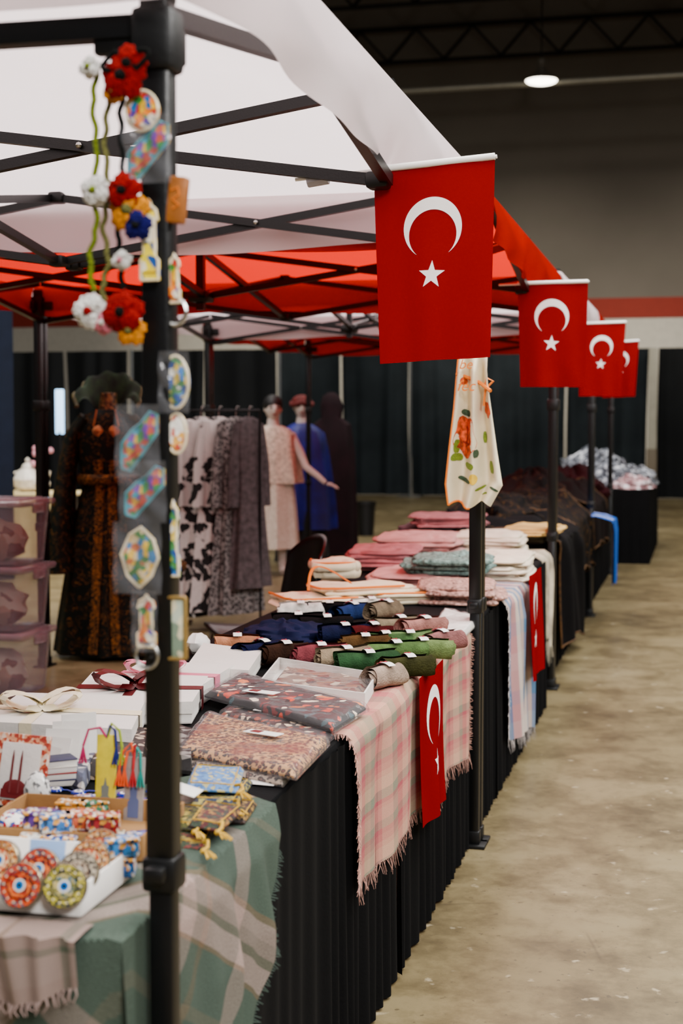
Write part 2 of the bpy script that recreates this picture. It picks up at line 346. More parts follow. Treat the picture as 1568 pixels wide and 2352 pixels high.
# ---------------------------------------------------------------- tents
TY=[1.91,4.94,7.93,10.93,13.93]; TX=[-.72,-.735,-.775,-.79,-.83]; BX=-3.72
def tent(i,cloth,label,zb_,zt,zp):
    ya,yb=TY[i]+(.03 if i else 0),TY[i+1]-.03; xa,xb=TX[i],TX[i+1]; W=.022 if i else .0205
    root=thing('canopy_tent',label,'canopy tent',((xa+BX)/2,(ya+yb)/2,0),0,'pop-up canopy tents in a row')
    O=root.location.copy()
    def lc(p): return (p[0]-O.x,p[1]-O.y,p[2])
    corners=[(xa,ya),(xb,yb),(BX,yb),(BX,ya)]
    out=.035
    oc_=[(xa+out,ya-(out if i==0 else .02)),(xb+out,yb+.02),(BX-out,yb+.02),(BX-out,ya-.02)]
    def roof(u,v):
        x0=oc_[0][0]+(oc_[1][0]-oc_[0][0])*v
        ax=x0*(1-u)+oc_[3][0]*u; ay=oc_[0][1]+(oc_[1][1]-oc_[0][1])*v
        e=1-max(abs(2*u-1),abs(2*v-1)); sag=.05*math.sin(PI*e)
        return lc((ax,ay,zt+(zp-zt)*e-sag+.006*math.sin(ax*5+ay*3)*e))
    MB().grid(roof,24,24).build('roof_cloth',cloth,root)
    for k in range(4):
        A=Vector(oc_[k]+(0,)); B=Vector(oc_[(k+1)%4]+(0,)); nrm=(B-A).cross(Vector((0,0,1))).normalized()
        ctr=Vector(((xa+BX)/2,(ya+yb)/2,0)); 
        if (A-ctr).dot(nrm)<0: nrm=-nrm
        ws=1.0 if (k in(0,2) or (k==3 and i==0)) else .0
        zlow=1.998 if (k==3 and i==0) else zb_
        def val(u,v,A=A,B=B,nrm=nrm,k=k,ws=ws,zlow=zlow):
            p=A+(B-A)*u; w=.010*math.sin(u*23+k+i)+.014*math.sin(u*9.3+k*2)+.006*math.sin(u*41+v*3)
            fl=(.016*math.sin(PI*v)+w*v)*ws+(1-ws)*.003*v
            zl=zlow-(.035*(1-u)**6 if (k==0 and i==0) else 0)
            z=zt+(zl-zt)*v + (.014*math.sin(u*2*PI*2+.6)*v)*(0 if (k==3 and i==0) else 1)
            p=p+nrm*fl; return lc((p.x,p.y,z))
        MB().grid(val,80,6).build('valance',cloth,root)
    for (x,y) in corners:
        hz=1.955 if (i==0 and y==ya) else zt-.12
        g=MB(); g.box(lc((x,y,1.43)),(W*2,W*2,1.24),.006); lg=g.build('leg',BLACKM,root)
        g=MB(); g.box(lc((x,y,.42)),(W*1.7,W*1.7,.84),.005); g.build('inner_leg',BLACKM,lg)
        g=MB(); g.box(lc((x,y,.82)),(W*2.5,W*2.5,.05),.008); g.box(lc((x-.0,y-.025,.825)),(.03,.04,.022),.006); g.build('height_collar',BLACKP,lg)
        g=MB(); g.box(lc((x,y,.006)),(.085,.085,.012),.003); g.box(lc((x,y,.03)),(W*2.1,W*2.1,.05),.004); g.build('foot',BLACKP,lg)
        g=MB(); g.box(lc((x,y,hz)),(W*2.9,W*2.9,.085 if i==0 and y==ya else .13),.010); g.box(lc((x,y,hz+.075)),(W*2.2,W*2.2,.06),.01)
        g.box(lc((x,y+(.05 if y==ya else -.05),hz+.01)),(.02,.08,.05),.005); g.box(lc((x-(.05 if x>-2 else -.05),y,hz+.01)),(.08,.02,.05),.005)
        g.build('leg_head',BLACKP,lg)
        if i>0 or x<-2:
            g=MB(); g.box(lc((x,y,1.52)),(W*2.7,W*2.7,.06),.008); g.build('slider',BLACKP,lg)
    z1,z2=zb_-.03,zt+.01
    if i==0:
        g=MB(); g.bar(lc((xa-.02,ya,1.975)),lc((BX,ya,1.985)),.030); g.build('truss_bar',BLACKM,root)
    def seg(A,B):
        A=Vector((A[0],A[1],0));B=Vector((B[0],B[1],0))
        g=MB(); g.bar(lc((A.x,A.y,z1)),lc((B.x,B.y,z2)),.026); o1=g.build('truss_bar',BLACKM,root)
        d=(B-A).cross(Vector((0,0,1))).normalized()*.022
        g=MB(); g.bar(lc((A.x+d.x,A.y+d.y,z2)),lc((B.x+d.x,B.y+d.y,z1)),.026); g.build('truss_bar',BLACKM,root)
        g=MB(); mm=(A+B)/2; g.ell(lc((mm.x-d.x*.8,mm.y-d.y*.8-.004,(z1+z2)/2)),.008,.008,.008,8); g.build('bolt',STEEL,o1)
    ins=.045
    c=[(xa-ins*.3,ya+ins*.5),(xb-ins*.3,yb-ins),(BX+ins,yb-ins),(BX+ins,ya+ins)]
    mids=[]
    for k in range(4):
        A,B=c[k],c[(k+1)%4]; md=((A[0]+B[0])/2,(A[1]+B[1])/2); mids.append(md)
        if not(i==0 and k==3): seg(A,md); seg(md,B)
        else: seg(md,A)
    ct=((xa+BX)/2,(ya+yb)/2)
    for md in mids:
        seg(md,ct)
        for zz in (z1,z2): MB().box(lc((md[0],md[1],zz)),(.055,.055,.04),.01).build('truss_joint',BLACKP,root)
    g=MB(); g.bar(lc((ct[0],ct[1],z1-.06)),lc((ct[0],ct[1],zp-.05)),.035); g.box(lc((ct[0],ct[1],z1)),(.1,.1,.05),.01); g.build('peak_post',BLACKM,root)
tent(0,WHITE_TENT,'white canopy tent nearest the camera with souvenirs on its front leg',2.03,2.21,2.95)
tent(1,RED_TENT,'red canopy tent between the first and second hanging flag',2.03,2.20,2.85)
tent(2,WHITE_TENT,'second white canopy tent, behind the near red tent',2.06,2.22,2.85)
tent(3,RED_TENT,'farthest red canopy tent, thin red strip above the dark curtains',2.06,2.22,2.85)
# ---------------------------------------------------------------- flags
def flag(name,label,O,U,Vd,w,h,cat='flag',group='red flags with white crescent and star',stick=True,amp=.006,ph=0,sc=1.0,stickleft=.19):
    root=thing(name,label,cat,O,0,group)
    U=Vector(U).normalized();Vd=Vector(Vd).normalized();Nn=U.cross(Vd).normalized()
    def F(a,bq,off=0):
        u=a/w; v=bq/h
        wv=amp*(math.sin(u*7+ph+v*1.5)*(.3+v)+.6*math.sin(u*13+ph*2-v*2.0)*v)
        aa=a*(1-.08*v)+.05*w*v*(1 if ph<2 else -.2)
        return U*aa+Vd*bq+Nn*(wv+off)
    MB().grid(lambda u,v:F(u*w,v*h),30,40).build('cloth',FLAGRED,root)
    R=.250*w*sc; r=.205*w*sc; cx,cy=.49*w,.32*h; d=.0565*w*sc
    yi=(R*R-r*r+d*d)/(2*d)
    ao=math.atan2(yi,math.sqrt(R*R-yi*yi)); ai=math.atan2(yi-d,math.sqrt(max(1e-9,r*r-(yi-d)**2)))
    for side in (.0012,-.0012):
        def cr(u,v,side=side):
            A=ao+(-PI-2*ao)*u; B=ai+(-PI-2*ai)*u
            po=(cx+R*math.cos(A),cy+R*math.sin(A)); pi_=(cx+r*math.cos(B),cy+d+r*math.sin(B))
            return F(po[0]*(1-v)+pi_[0]*v,po[1]*(1-v)+pi_[1]*v,side)
        MB().grid(cr,48,3).build('crescent',FLAGWHITE,root)
        sx,sy,sr=.485*w,cy+.382*w*sc,.118*w*sc
        vs=[F(sx,sy,side)]
        for k in range(10):
            rr=sr if k%2==0 else sr*.40; a=-PI/2+k*PI/5+.06; vs.append(F(sx+rr*math.cos(a),sy+rr*math.sin(a),side))
        MB().add(vs,[[0,1+k,1+(k+1)%10] for k in range(10)],0,None,False).build('star',FLAGWHITE,root)
    if stick:
        MB().tube([U*(-stickleft)+Vd*.004,U*(w+.005)+Vd*(-.006)],.0045,10).build('stick',SATIN,root)
        MB().tube([U*0+Vd*(-.002),U*w+Vd*(-.007)],.008,10).build('sleeve',WPAPER,root)
        if stickleft>.15: MB().tube([U*(-.16)+Vd*.01,U*(-.11)+Vd*.006],.016,8).build('tape',M('silver_tape',(150,148,150),.4,.3,.05),root)
    return root
fl=[(858,1136,392,366,828,3.42,'largest red flag with white crescent, nearest the camera on the white tent'),
    (1188,1350,652,650,889,6.4,'second red crescent flag along the row, above the dark pile'),
    (1332,1437,744,742,910,9.3,'third red crescent flag along the row'),
    (1385,1467,788,784,912,12.1,'farthest and smallest red crescent flag')]
for k,(l,r,tl,tr,bt,yy,lb) in enumerate(fl):
    A=P(l,tl,y=yy); B=P(r,tr,y=yy); C=P((l+r)/2,bt,y=yy)
    flag('flag',lb,A,B-A,(0.0,.0,-1),(B-A).length,(A.z+B.z)/2-C.z,ph=k*1.3,amp=.010,stickleft=.19 if k==0 else .08)
# ---------------------------------------------------------------- tables
TZ=.745
tabs=[(1.85,3.68,-.765),(3.68,5.51,-.765),(5.51,7.34,-.765),(7.36,9.19,-.83),(9.19,11.02,-.83),(11.02,12.85,-.85),(12.85,14.6,-.85),(14.9,17.6,-.52)]
tl=['nearest table carrying the souvenirs and gift boxes','table carrying the rolled scarves','table carrying the pastel folded clothes','table with the cream and grey folded cloths','table under the dark velvet pile','table under the maroon end of the velvet pile','table beside the farthest tent legs','farthest table carrying plastic-wrapped goods']
for i,(a,b_,xe) in enumerate(tabs):
    t=thing('folding_table','black-covered folding '+tl[i],'table',(xe-.38,(a+b_)/2,0),0,'folding tables in the row')
    dy=(b_-a)/2
    MB().box((0,0,TZ-.015),(.76,dy*2-.006,.03),.008).build('tabletop',SKIRT,t)
    for sx in (-1,1):
        for sy in (-1,1): MB().tube([(sx*.32,sy*(dy-.2),0),(sx*.3,sy*(dy-.2),TZ-.03)],.014,8).build('leg',STEEL,t)
    def sk(u,v,a=a,b_=b_,xe=xe,i=i):
        Lf=b_-a; Le=.76 if i in(0,3,7) else .0
        s=u*(Lf+Le); near=max(0,min(1,(a+s-Le-2.75)/.25)) if i==0 else 1
        w=.011*math.sin(s*2*PI/.082+2.0*math.sin(s*6.1+i)+1.2*math.sin(s*15.7)+.5*v*math.sin(s*9))+.004*math.sin(s*31+v*1.5)
        w*=(.35+.65*v)*(.3+.7*near); z=TZ-.004-(TZ-.012)*v
        if s<Le: return (xe-.76+s,a+.002-w*.6-.008,z)
        return (xe+.005+.009*near+w,a+(s-Le)+.002,z)
    mb=MB(); Lt=(b_-a)+(.76 if i in(0,3,7) else 0); mb.grid(sk,int(Lt/.0075),6)
    solo('table_skirt',mb,SKIRT,'pleated black skirt around the '+tl[i],'table skirt','pleated black table skirts')
TOP=TZ+.004
# ---------------------------------------------------------------- drapes
def drape(name,label,cat,mat,y0,y1,xe,zb0,zb1,top_in,amp=.008,k=9,out=.028,nu=60,nv=50,us=1,vs_=1,skew=0,fringe=None,zt=TOP,seed=0,edge_noise=.01,flen=.03,group=None,fside=False,zoff=.004,pinch=0,edging=None,hump=0):
    def F(u,v):
        zb=zb0+(zb1-zb0)*u+edge_noise*math.sin(u*17+seed)
        Lh=zt-zb; tot=top_in+Lh; s=-top_in+tot*v
        y=y0+(y1-y0)*u+skew*max(0,s)
        y=y+pinch*max(0,s)*(.5-u)
        if s<0: return Vector((xe+s+out*.5*math.exp(s*12),y,zt+zoff+.003*math.sin(u*k*2+s*14+seed)+hump*min(1,-s/.12)*(.7+.3*math.sin(u*9+seed)+.2*math.sin(u*23+s*20))))
        q=min(1,s/.12)
        x=xe+out*(.5+.5*min(1,s/.03))+amp*math.sin(u*k*PI*2/3+seed+s*2)*q+amp*.5*math.sin(u*k*PI*1.7+seed*2)*q
        return Vector((x,y,zt+zoff-s+.004*q))
    root=thing(name,label,cat,(xe,(y0+y1)/2,zt),0,group); O=root.location.copy()
    MB().grid(lambda u,v:F(u,v)-O,nu,nv,0,us,vs_).build('cloth',mat,root)
    if edging:
        mb=MB(); mb.tube([F(0,.1+.9*j/24)-O for j in range(25)]+[F(j/24,1)-O for j in range(1,25)]+[F(1,1-.9*j/24)-O for j in range(1,25)],.006,6); mb.build('gold_edging',edging,root)
    if fringe:
        mb=MB(); n=fringe[1]; rnd=random.Random(seed)
        for i in range(n):
            u=(i+.5)/n; p=F(u,1)-O; q=p+Vector((rnd.uniform(-.004,.012),rnd.uniform(-.012,.012),-flen*rnd.uniform(.6,1.2)))
            mb.tube([p,(p+q)/2+Vector((rnd.uniform(-.003,.003),rnd.uniform(-.004,.004),0)),q],[.0012,.0010,.0006],3)
        if fside:
            for e in (0,1):
                for i in range(n):
                    v=.25+.75*(i+.5)/n; p=F(e,v)-O; q=p+Vector((rnd.uniform(0,.01),(-1 if e==0 else 1)*flen*rnd.uniform(.3,.8),-.012*rnd.random()))
                    mb.tube([p,q],[.0011,.0006],3)
        mb.build('fringe',fringe[0],root)
    return root
pk=[(0,(200,142,126)),(.06,(188,150,132)),(.10,(170,82,92)),(.2,(146,130,108)),(.26,(160,140,118)),(.32,(120,130,112)),(.45,(182,98,100)),(.52,(150,66,80)),(.56,(186,110,106)),(.62,(204,154,132)),(.78,(138,130,112)),(.9,(176,90,94))]
PLAID=plaid('pink_sage_plaid_weave',pk,3.3,[(0,(184,110,104)),(.1,(196,140,120)),(.18,(204,162,134)),(.36,(132,134,114)),(.5,(168,76,88)),(.56,(190,120,110)),(.62,(196,138,122)),(.8,(144,128,110)),(.92,(172,86,92))],3.4,.5)
FR_PK=M('pink_sage_fringe',(176,130,116),.9,0,.3,80,60,0)
drape('plaid_throw','pink and sage plaid throw with frayed edges hanging below the rolled scarves','throw',PLAID,3.13,4.83,-.765,.385,.345,.20,.007,10,.030,90,60,1,1,.02,(FR_PK,170),TOP,1.0,.012,.035,None,True)
def edge_flag(label,y0,y1,xe,zt,zb,sd,xo):
    O=Vector((xe+xo,y0,zt)); return flag('draped_flag',label,O,(0.02,1,0),(0.03,.0,-1),y1-y0,zt-zb,'flag','small red flags hung on the table edge',False,.008,sd)
edge_flag('small red crescent flag hanging over the pink plaid throw',3.82,4.16,-.765,TOP+.012,.355,.4,.046)
bl=[(0,(180,160,150)),(.14,(70,110,150)),(.30,(200,178,172)),(.46,(60,104,150)),(.56,(186,130,134)),(.72,(206,192,182)),(.86,(84,120,154))]
PLB=plaid('blue_pink_plaid_weave',bl,3,[(0,(196,180,170)),(.3,(116,146,170)),(.5,(196,150,150)),(.75,(214,202,192))],3,.2)
drape('striped_scarf','blue and pink striped scarf hanging to near the floor beyond the front leg','scarf',PLB,5.60,6.60,-.755,.17,.07,.25,.018,7,.040,50,50,1,1,.12,(M('pale_fringe',(205,195,190),.9,0,.2,60,60,0),60),TOP,2.2,.01,.05,None,True,.004,.35)
edge_flag('small red crescent flag hanging over the blue striped scarf',6.08,6.46,-.765,.80,.36,2.5,.078)
drape('fringed_scarf','cream and grey fringed scarf hanging off the table before the dark velvet robes','scarf',M('cream_grey_wool',(180,168,144),.9,0,.4,8),7.42,7.85,-.83,.32,.24,.3,.012,5,.06,30,30,1,1,.05,(M('cream_fringe',(226,216,190),.9,0,.1,60,60,0),36),TOP,3.3,.01,.09,None,False,.004,.5)
VEL=damask('dark_velvet_gold',(7,5,5),(90,60,20),9,.57,.85,.010)
GEDGE=M('dull_gold_braid',(84,54,20),.7,.1,.5,40)
BVEL=M('black_velvet',(6,5,7),.9,0,.2,8,60,.1,.1)
drape('velvet_robe','black velvet robe with gold edging hanging down to the floor','robe',BVEL,8.1,9.3,-.83,.13,.03,.45,.03,6,.09,60,50,1,1,.42,None,TOP,4.1,.02,.03,None,False,.05,-.30,GEDGE,.07)
drape('velvet_robe','gold-patterned black robe draped over the table edge behind the hanging one','robe',VEL,9.4,10.6,-.83,.40,.34,.50,.025,7,.06,60,40,1,1,.2,None,TOP,5.3,.03,.03,None,False,.05,-.2,GEDGE,.12)
drape('velvet_robe','dark brown robe draped over the table edge below the maroon pile','robe',M('brown_black_velvet',(14,7,7),.9,0,.2,8,60,.1,.1),11.2,12.6,-.85,.42,.36,.50,.025,7,.06,60,40,1,1,.2,None,TOP,6.1,.03,.03,None,False,.05,-.2,GEDGE,.14)
BLU=plaid('blue_white_banner_print',[(0,(14,86,180)),(.3,(225,225,225)),(.38,(14,86,180)),(.8,(14,86,180)),(.86,(225,225,225)),(.92,(14,86,180))],1.0,[(0,(14,86,180)),(.9,(14,86,180))],1,.0)
drape('blue_banner','bright blue hanging cloth with white stripes beyond the black velvet robe','cloth',BLU,10.55,11.05,-.83,.26,.24,.2,.012,4,.22,24,24,1,1,.1,None,TOP,1.1)
GS=[(0,(62,76,66)),(.24,(62,76,66)),(.26,(104,86,64)),(.29,(152,130,122)),(.36,(138,118,110)),(.42,(96,88,74)),(.46,(156,134,126)),(.56,(104,86,64)),(.58,(66,80,70)),(.8,(88,88,74)),(.85,(62,76,66))]
GV=[(0,(70,82,72)),(.36,(144,124,116)),(.44,(74,82,72)),(.5,(98,84,66)),(.53,(70,82,74)),(.74,(150,130,122)),(.84,(70,82,72))]
GP=plaid('green_mauve_wide_plaid',GS,2.6,GV,1.9,.42,.9,300)
root=thing('shawl','green and mauve plaid shawl draped over the near corner of the front table','shawl',(-.765,1.85,TOP))
xe,ye=-.765,1.85
def shawl(u,v):
    a=math.radians(38); s=-.62+u*1.14; t_=-.50+v*1.12
    p=s*math.cos(a)+t_*math.sin(a)*.9-.05; q=-( -s*math.sin(a)+t_*math.cos(a))+.02
    z=TOP+.005; x=xe+p; y=ye-q
    W=.010*math.sin(q*34)+.006*math.sin(q*71+1)
    if p<=0 and q<=0: return Vector((x,y,z+.002*math.sin(u*40)))
    if p>0 and q<=0:
        far=max(0,min(1,(y-1.99)/.08)); am=far*min(1,p/.18)
        return Vector((xe+.019+.016*far*min(1,p/.05)+(.016+W)*am,y+.02*math.sin(p*9)*far,z-p))
    if q>0 and p<=0: return Vector((x,ye-.034+.010*math.sin(p*30)*min(1,q/.15),z-q))
    m_=min(p,q)
    return Vector((xe+.019+min(.04,.2*m_),ye-.034-min(.05,.3*m_),z-max(p,q)-.15*m_))
O=root.location.copy()
MB().grid(lambda u,v:shawl(u,v)-O,150,150,0,1.14,1.12).build('cloth',GP,root)
mb=MB(); rnd=random.Random(3)
for i in range(170):
    u=.30+.70*i/170; p=shawl(u,1)-O; mb.tube([p,p+Vector((rnd.uniform(0,.008),rnd.uniform(.006,.018),rnd.uniform(-.016,-.002)))],[.0012,.0007],3)
for i in range(150):
    v=i/150; p=shawl(1,v)-O; mb.tube([p,p+Vector((rnd.uniform(0,.008),rnd.uniform(-.008,.008),-.018*rnd.uniform(.5,1.2)))],[.001,.0006],3)
mb.build('fringe',M('green_fringe',(62,78,70),.9,0,.2,60,60,0),root)
GM=plaid('mauve_green_plaid',[(0,(134,114,106)),(.4,(84,90,76)),(.52,(142,122,114)),(.8,(104,86,66)),(.84,(134,114,106))],1.6,[(0,(136,116,108)),(.5,(84,90,76)),(.6,(142,124,116))],1.2,.5,.9,300)
def endcloth(name,label,mat,x0,x1,ye,zb,top_in,fr):
    root=thing(name,label,'scarf',((x0+x1)/2,ye,TOP)); O=root.location.copy()
    def F(u,v):
        tot=top_in+TOP-zb(u); s=-top_in+tot*v; x=x0+(x1-x0)*u
        if s<0: return Vector((x,ye-s-.03,TOP+.009))
        return Vector((x+.15*s*math.sin(u*3),ye-.060-.010*math.sin(u*11)*min(1,s/.1)-.006*math.sin(u*27),TOP+.009-s))
    MB().grid(lambda u,v:F(u,v)-O,50,30).build('cloth',mat,root)
    mb=MB(); rnd=random.Random(5)
    for i in range(30):
        p=F((i+.5)/30,1)-O; mb.tube([p,p+Vector((rnd.uniform(-.004,.004),-.003,-.008)),p+Vector((rnd.uniform(-.006,.006),-.003,-.017*rnd.uniform(.7,1.2)))],[.0018,.0014,.0008],5)
    mb.build('fringe',fr,root)
endcloth('fringed_scarf','mauve plaid scarf end with short fringe hanging off the near end of the table',GM,-1.02,-.80,1.85,lambda u:.668-.02*math.sin(u*4),.03,M('mauve_fringe',(140,118,112),.9,0,.1,60,60,0))
# ---------------------------------------------------------------- generic goods
def quad(px4,z): return [P(a,b,z=z) for a,b in px4]
def slab(c,z0,h,nu=20,nv=20,puff=1.0,seed=0,wr=.003,us=1,vs_=1):
    def base(u,v): return (c[0]*(1-u)+c[1]*u)*(1-v)+(c[3]*(1-u)+c[2]*u)*v
    def top(u,v):
        p=base(u,v); e=min(1,min(u,1-u,v,1-v)/.07); e=math.sqrt(max(0,1-(1-e)**2))
        n=noise.noise(Vector((p.x*14+seed,p.y*14,seed)))+.5*noise.noise(Vector((p.x*40,p.y*40+seed,seed)))
        return Vector((p.x,p.y,z0+h*(.25+.75*e)*1.0+wr*n*e*2))
    mb=MB(); mb.grid(top,nu,nv,0,us,vs_)
    mb.grid(lambda u,v:Vector((base(1-u,v).x,base(1-u,v).y,z0)),2,2)
    ring=[(i/nu,0) for i in range(nu)]+[(1,j/nv) for j in range(nv)]+[(1-i/nu,1) for i in range(nu)]+[(0,1-j/nv) for j in range(nv)]
    vs=[top(u,v) for u,v in ring]+[Vector((base(u,v).x,base(u,v).y,z0)) for u,v in ring]; n=len(ring)
    mb.add(vs,[[k,n+k,n+(k+1)%n,(k+1)%n] for k in range(n)])
    return mb
def center(c,z): 
    s=sum(c,Vector())/4; return Vector((s.x,s.y,z))
def packed(name,label,cat,px4,z0,h,mat,seed=0,tagpos=None,group=None,fm=None):
    c=quad(px4,z0+h*.6); O=center(c,z0); root=thing(name,label,cat,O,0,group)
    cl=[Vector((q.x-O.x,q.y-O.y,0)) for q in c]
    slab([q*.96 for q in cl],0.001,h,28,28,1,seed,.0012).build('folded_cloth',mat,root)
    slab(cl,0.0,h+.0045,60,60,1,seed+3,.0028).build('plastic_bag',fm or FILM,root)
    if tagpos:
        a,b,w,hh,rz=tagpos
        g=MB(); g.box((a,b,h+.009),(w,hh,.002),.0005,Matrix.Rotation(rz,3,'Z')); tg=g.build('label_card',WPAPER,root)
        g=MB(); g.box((a-.2*w*math.cos(rz),b-.2*w*math.sin(rz),h+.0106),(w*.28,hh*.6,.001),0,Matrix.Rotation(rz,3,'Z')); g.build('label_print',M('maroon_print',(96,8,14),.6,0,0,8,60,0),tg)
    return root
LEO=leopard('leopard_print',(186,136,84),(14,7,4),(96,36,10),100,.65)
LEO2=leopard('grey_leopard_print',(165,144,124),(30,18,16),(96,66,52),100,.3)
FLO=cells('dark_floral_print',[(186,52,6),(216,110,36),(40,74,80),(236,216,190),(96,12,8),(10,10,14)],26,.6,(9,8,12),.34,2.2)
FLO2=cells('brown_floral_print',[(80,12,8),(216,190,160),(32,16,12),(140,56,22)],50,.6,(24,9,8),.4,1.8)
packed('packed_scarf','grey leopard print scarf in clear bag beneath the brown leopard one','packaged scarf',[(402,1752),(650,1800),(710,1735),(480,1690)],TOP,.012,LEO2,2)
packed('packed_scarf','brown leopard print scarf in clear bag with white label','packaged scarf',[(402,1722),(680,1780),(758,1700),(470,1638)],TOP+.017,.018,LEO,5,(.02,.03,.085,.03,-.35))
packed('packed_scarf','maroon and white print scarf in clear bag behind the leopard scarf','packaged scarf',[(500,1638),(745,1705),(800,1665),(560,1592)],TOP,.014,FLO2,7,(-.03,0,.07,.03,-.3))
packed('packed_scarf','black scarf with orange flowers in clear bag beside the clear-lid box','packaged scarf',[(462,1592),(768,1672),(848,1622),(545,1545)],TOP+.019,.018,FLO,9,(-.05,-.01,.09,.032,-.3))
def qb(c,z0,h,mat_side,name,label,cat,group=None):
    O=center(c,z0); root=thing(name,label,cat,O,0,group); p=[Vector((q.x-O.x,q.y-O.y,0)) for q in c]
    mb=MB(); mb.add([q for q in p]+[q+Vector((0,0,.003)) for q in p],[[0,3,2,1],[4,5,6,7],[0,1,5,4],[1,2,6,5],[2,3,7,6],[3,0,4,7]],0,None,False)
    for k in range(4):
        a=p[k];b_=p[(k+1)%4]; i1=a*(1-.03);i2=b_*(1-.03)
        up=Vector((0,0,h)); mb.add([a,b_,i2,i1,a+up,b_+up,i2+up,i1+up],[[0,1,5,4],[2,3,7,6],[4,5,6,7],[0,3,2,1],[1,2,6,5],[3,0,4,7]],0,None,False)
    mb.build('tray',mat_side,root)
    return root,p
c=quad([(597,1562),(838,1592),(868,1545),(640,1510)],TOP+.036)
r,p=qb(c,TOP,.036,WPAPER,'gift_box','white gift box with clear lid showing a patterned scarf','gift box')
slab([q*.86 for q in p],.004,.018,20,20,1,1,.003).build('folded_scarf',cells('brown_grey_swirl',[(96,34,20),(190,172,150),(50,40,40),(136,84,60)],26,.6,(120,96,80),.5,2.2),r)
mb=MB(); mb.add([q+Vector((0,0,.037)) for q in p],[[0,1,2,3]],0,None,False); mb.build('clear_lid',FILM,r)
def bow(mb,c,R,s,mi=0,wd=.014):
    c=Vector(c)
    for sg in (-1,1):
        for th,lift in ((.35,.35),(-.35,.3)):
            pts=[]
            for k in range(13):
                a=2*PI*k/12; rad=s*(.5-.5*math.cos(a)); 
                q=Vector((sg*rad*math.cos(th),rad*math.sin(th)*sg,0.006+s*lift*math.sin(a)*(.6)+s*.25*(.5-.5*math.cos(a))))
                pts.append(c+R@q)
            for k in range(12):
                a,b_=pts[k],pts[k+1]; w=R@Vector((-math.sin(th)*wd*.5,math.cos(th)*wd*.5,0))
                mb.add([a-w,a+w,b_+w,b_-w],[[0,1,2,3]],mi)
        pts=[c+R@Vector((sg*s*.35*k/3,-s*.45*k/3*1.2,.005+.006*math.sin(k*2))) for k in range(5)]
        for k in range(4):
            a,b_=pts[k],pts[k+1]; w=R@Vector((wd*.5,wd*.2*sg,0)); mb.add([a-w,a+w,b_+w,b_-w],[[0,1,2,3]],mi)
    mb.ell(c+Vector((0,0,.008)),s*.12,s*.1,.008,10,mi)
def gift(label,px4,z0,h,rib,bowat=(.5,.5),bs=.05,wd=.022):
    c=quad(px4,z0); r,p=qb(c,z0,h*.98,WPAPER,'gift_box',label,'gift box','white gift boxes')
    mb=MB(); o=1.02; mb.add([q*o+Vector((0,0,h*.45)) for q in p]+[q*o+Vector((0,0,h)) for q in p],[[4,5,6,7],[0,1,5,4],[1,2,6,5],[2,3,7,6],[3,0,4,7]],0,None,False); mb.build('lid',SATIN,r)
    if rib:
        def b2(u,v): return (p[0]*(1-u)+p[1]*u)*(1-v)+(p[3]*(1-u)+p[2]*u)*v
        mb=MB(); w=.07
        for (u0,v0,u1,v1) in ((bowat[0],-.025,bowat[0],1.025),(-.025,bowat[1],1.025,bowat[1])):
            du,dv=(w*.6,0) if u0==u1 else (0,w)
            A=[b2(u0-du,v0-dv),b2(u0+du,v0+dv),b2(u1+du,v1+dv),b2(u1-du,v1-dv)]
            A=[a+Vector((0,0,h+.0015)) for a in A]
            mb.add(A,[[0,1,2,3]])
            for (i,j) in ((0,1),(3,2)):
                a,b_=A[i],A[j]; mb.add([a,b_,b_-Vector((0,0,h)),a-Vector((0,0,h))],[[0,1,2,3]])
        rb=mb.build('ribbon',rib,r)
        mb=MB(); bow(mb,b2(*bowat)+Vector((0,0,h+.002)),Matrix.Rotation(.5,3,'Z'),bs,0,wd); mb.build('bow',rib,rb)
    return r
CRRIB=M('cream_satin_ribbon',(236,224,190),.35,0,.06); MRRIB=M('maroon_satin_ribbon',(66,2,7),.35,0,.15); PKRIB=M('pink_satin_ribbon',(218,118,144),.35,0,.08)
gift('white gift box with maroon ribbon and bow behind the near leg',[(150,1668),(440,1662),(475,1600),(215,1590)],TOP,.052,MRRIB,(.45,.5),.10,.034)
gift('white gift box with pink ribbon behind the maroon-ribboned box',[(232,1622),(450,1628),(535,1570),(330,1560)],TOP,.050,PKRIB,(.35,.5),.08,.026)
gift('plain white gift box beside the beige rolled scarf',[(430,1568),(570,1578),(600,1530),(468,1512)],TOP,.045,None)
gift('white gift box with cream bow nearest the left edge',[(-40,1715),(300,1735),(335,1655),(50,1645)],TOP,.056,CRRIB,(.3,.45),.09,.034)
mb=MB(); o_=P(455,1500,z=TOP); mb.ell((o_.x,o_.y,TOP+.03),.035,.05,.03,14,0,None,lambda d,q:q*(1+.35*noise.noise(d*3)))
solo('tissue_paper',mb,WPAPER,'crumpled white tissue paper behind the plain white gift box','tissue paper')
# ---------------------------------------------------------------- rolled scarves
def rollmesh(colname,rgb,r=.033,ln=.15,seed=0):
    m=M('scarf_'+colname,rgb,.95,0,.28,25,220,.5,.08)
    mb=MB(); turns=4.2
    def sp(u,v):
        th=u*turns*2*PI; rr=.006+(r-.006)*u; rr+=.0018*math.sin(th*3+seed)+.0020*math.sin(v*9+th+seed)
        x=(v-.5)*ln+.007*math.sin(th*1.3+seed)*(1 if v>.5 else -1)*(abs(v-.5)*2)**3
        bend=.014*math.sin(seed*1.7)*(2*v-1)**2
        return (x,rr*math.cos(th)+bend,r+rr*math.sin(th)*.88)
    mb.grid(sp,100,12)
    return mb,m
def labelmesh(r):
    mb=MB(); mb.grid(lambda u,v:((v-.5)*.025,(r+.0026)*math.cos(-.4+u*2.6),r+(r+.0026)*math.sin(-.4+u*2.6)*.92),22,2); return mb
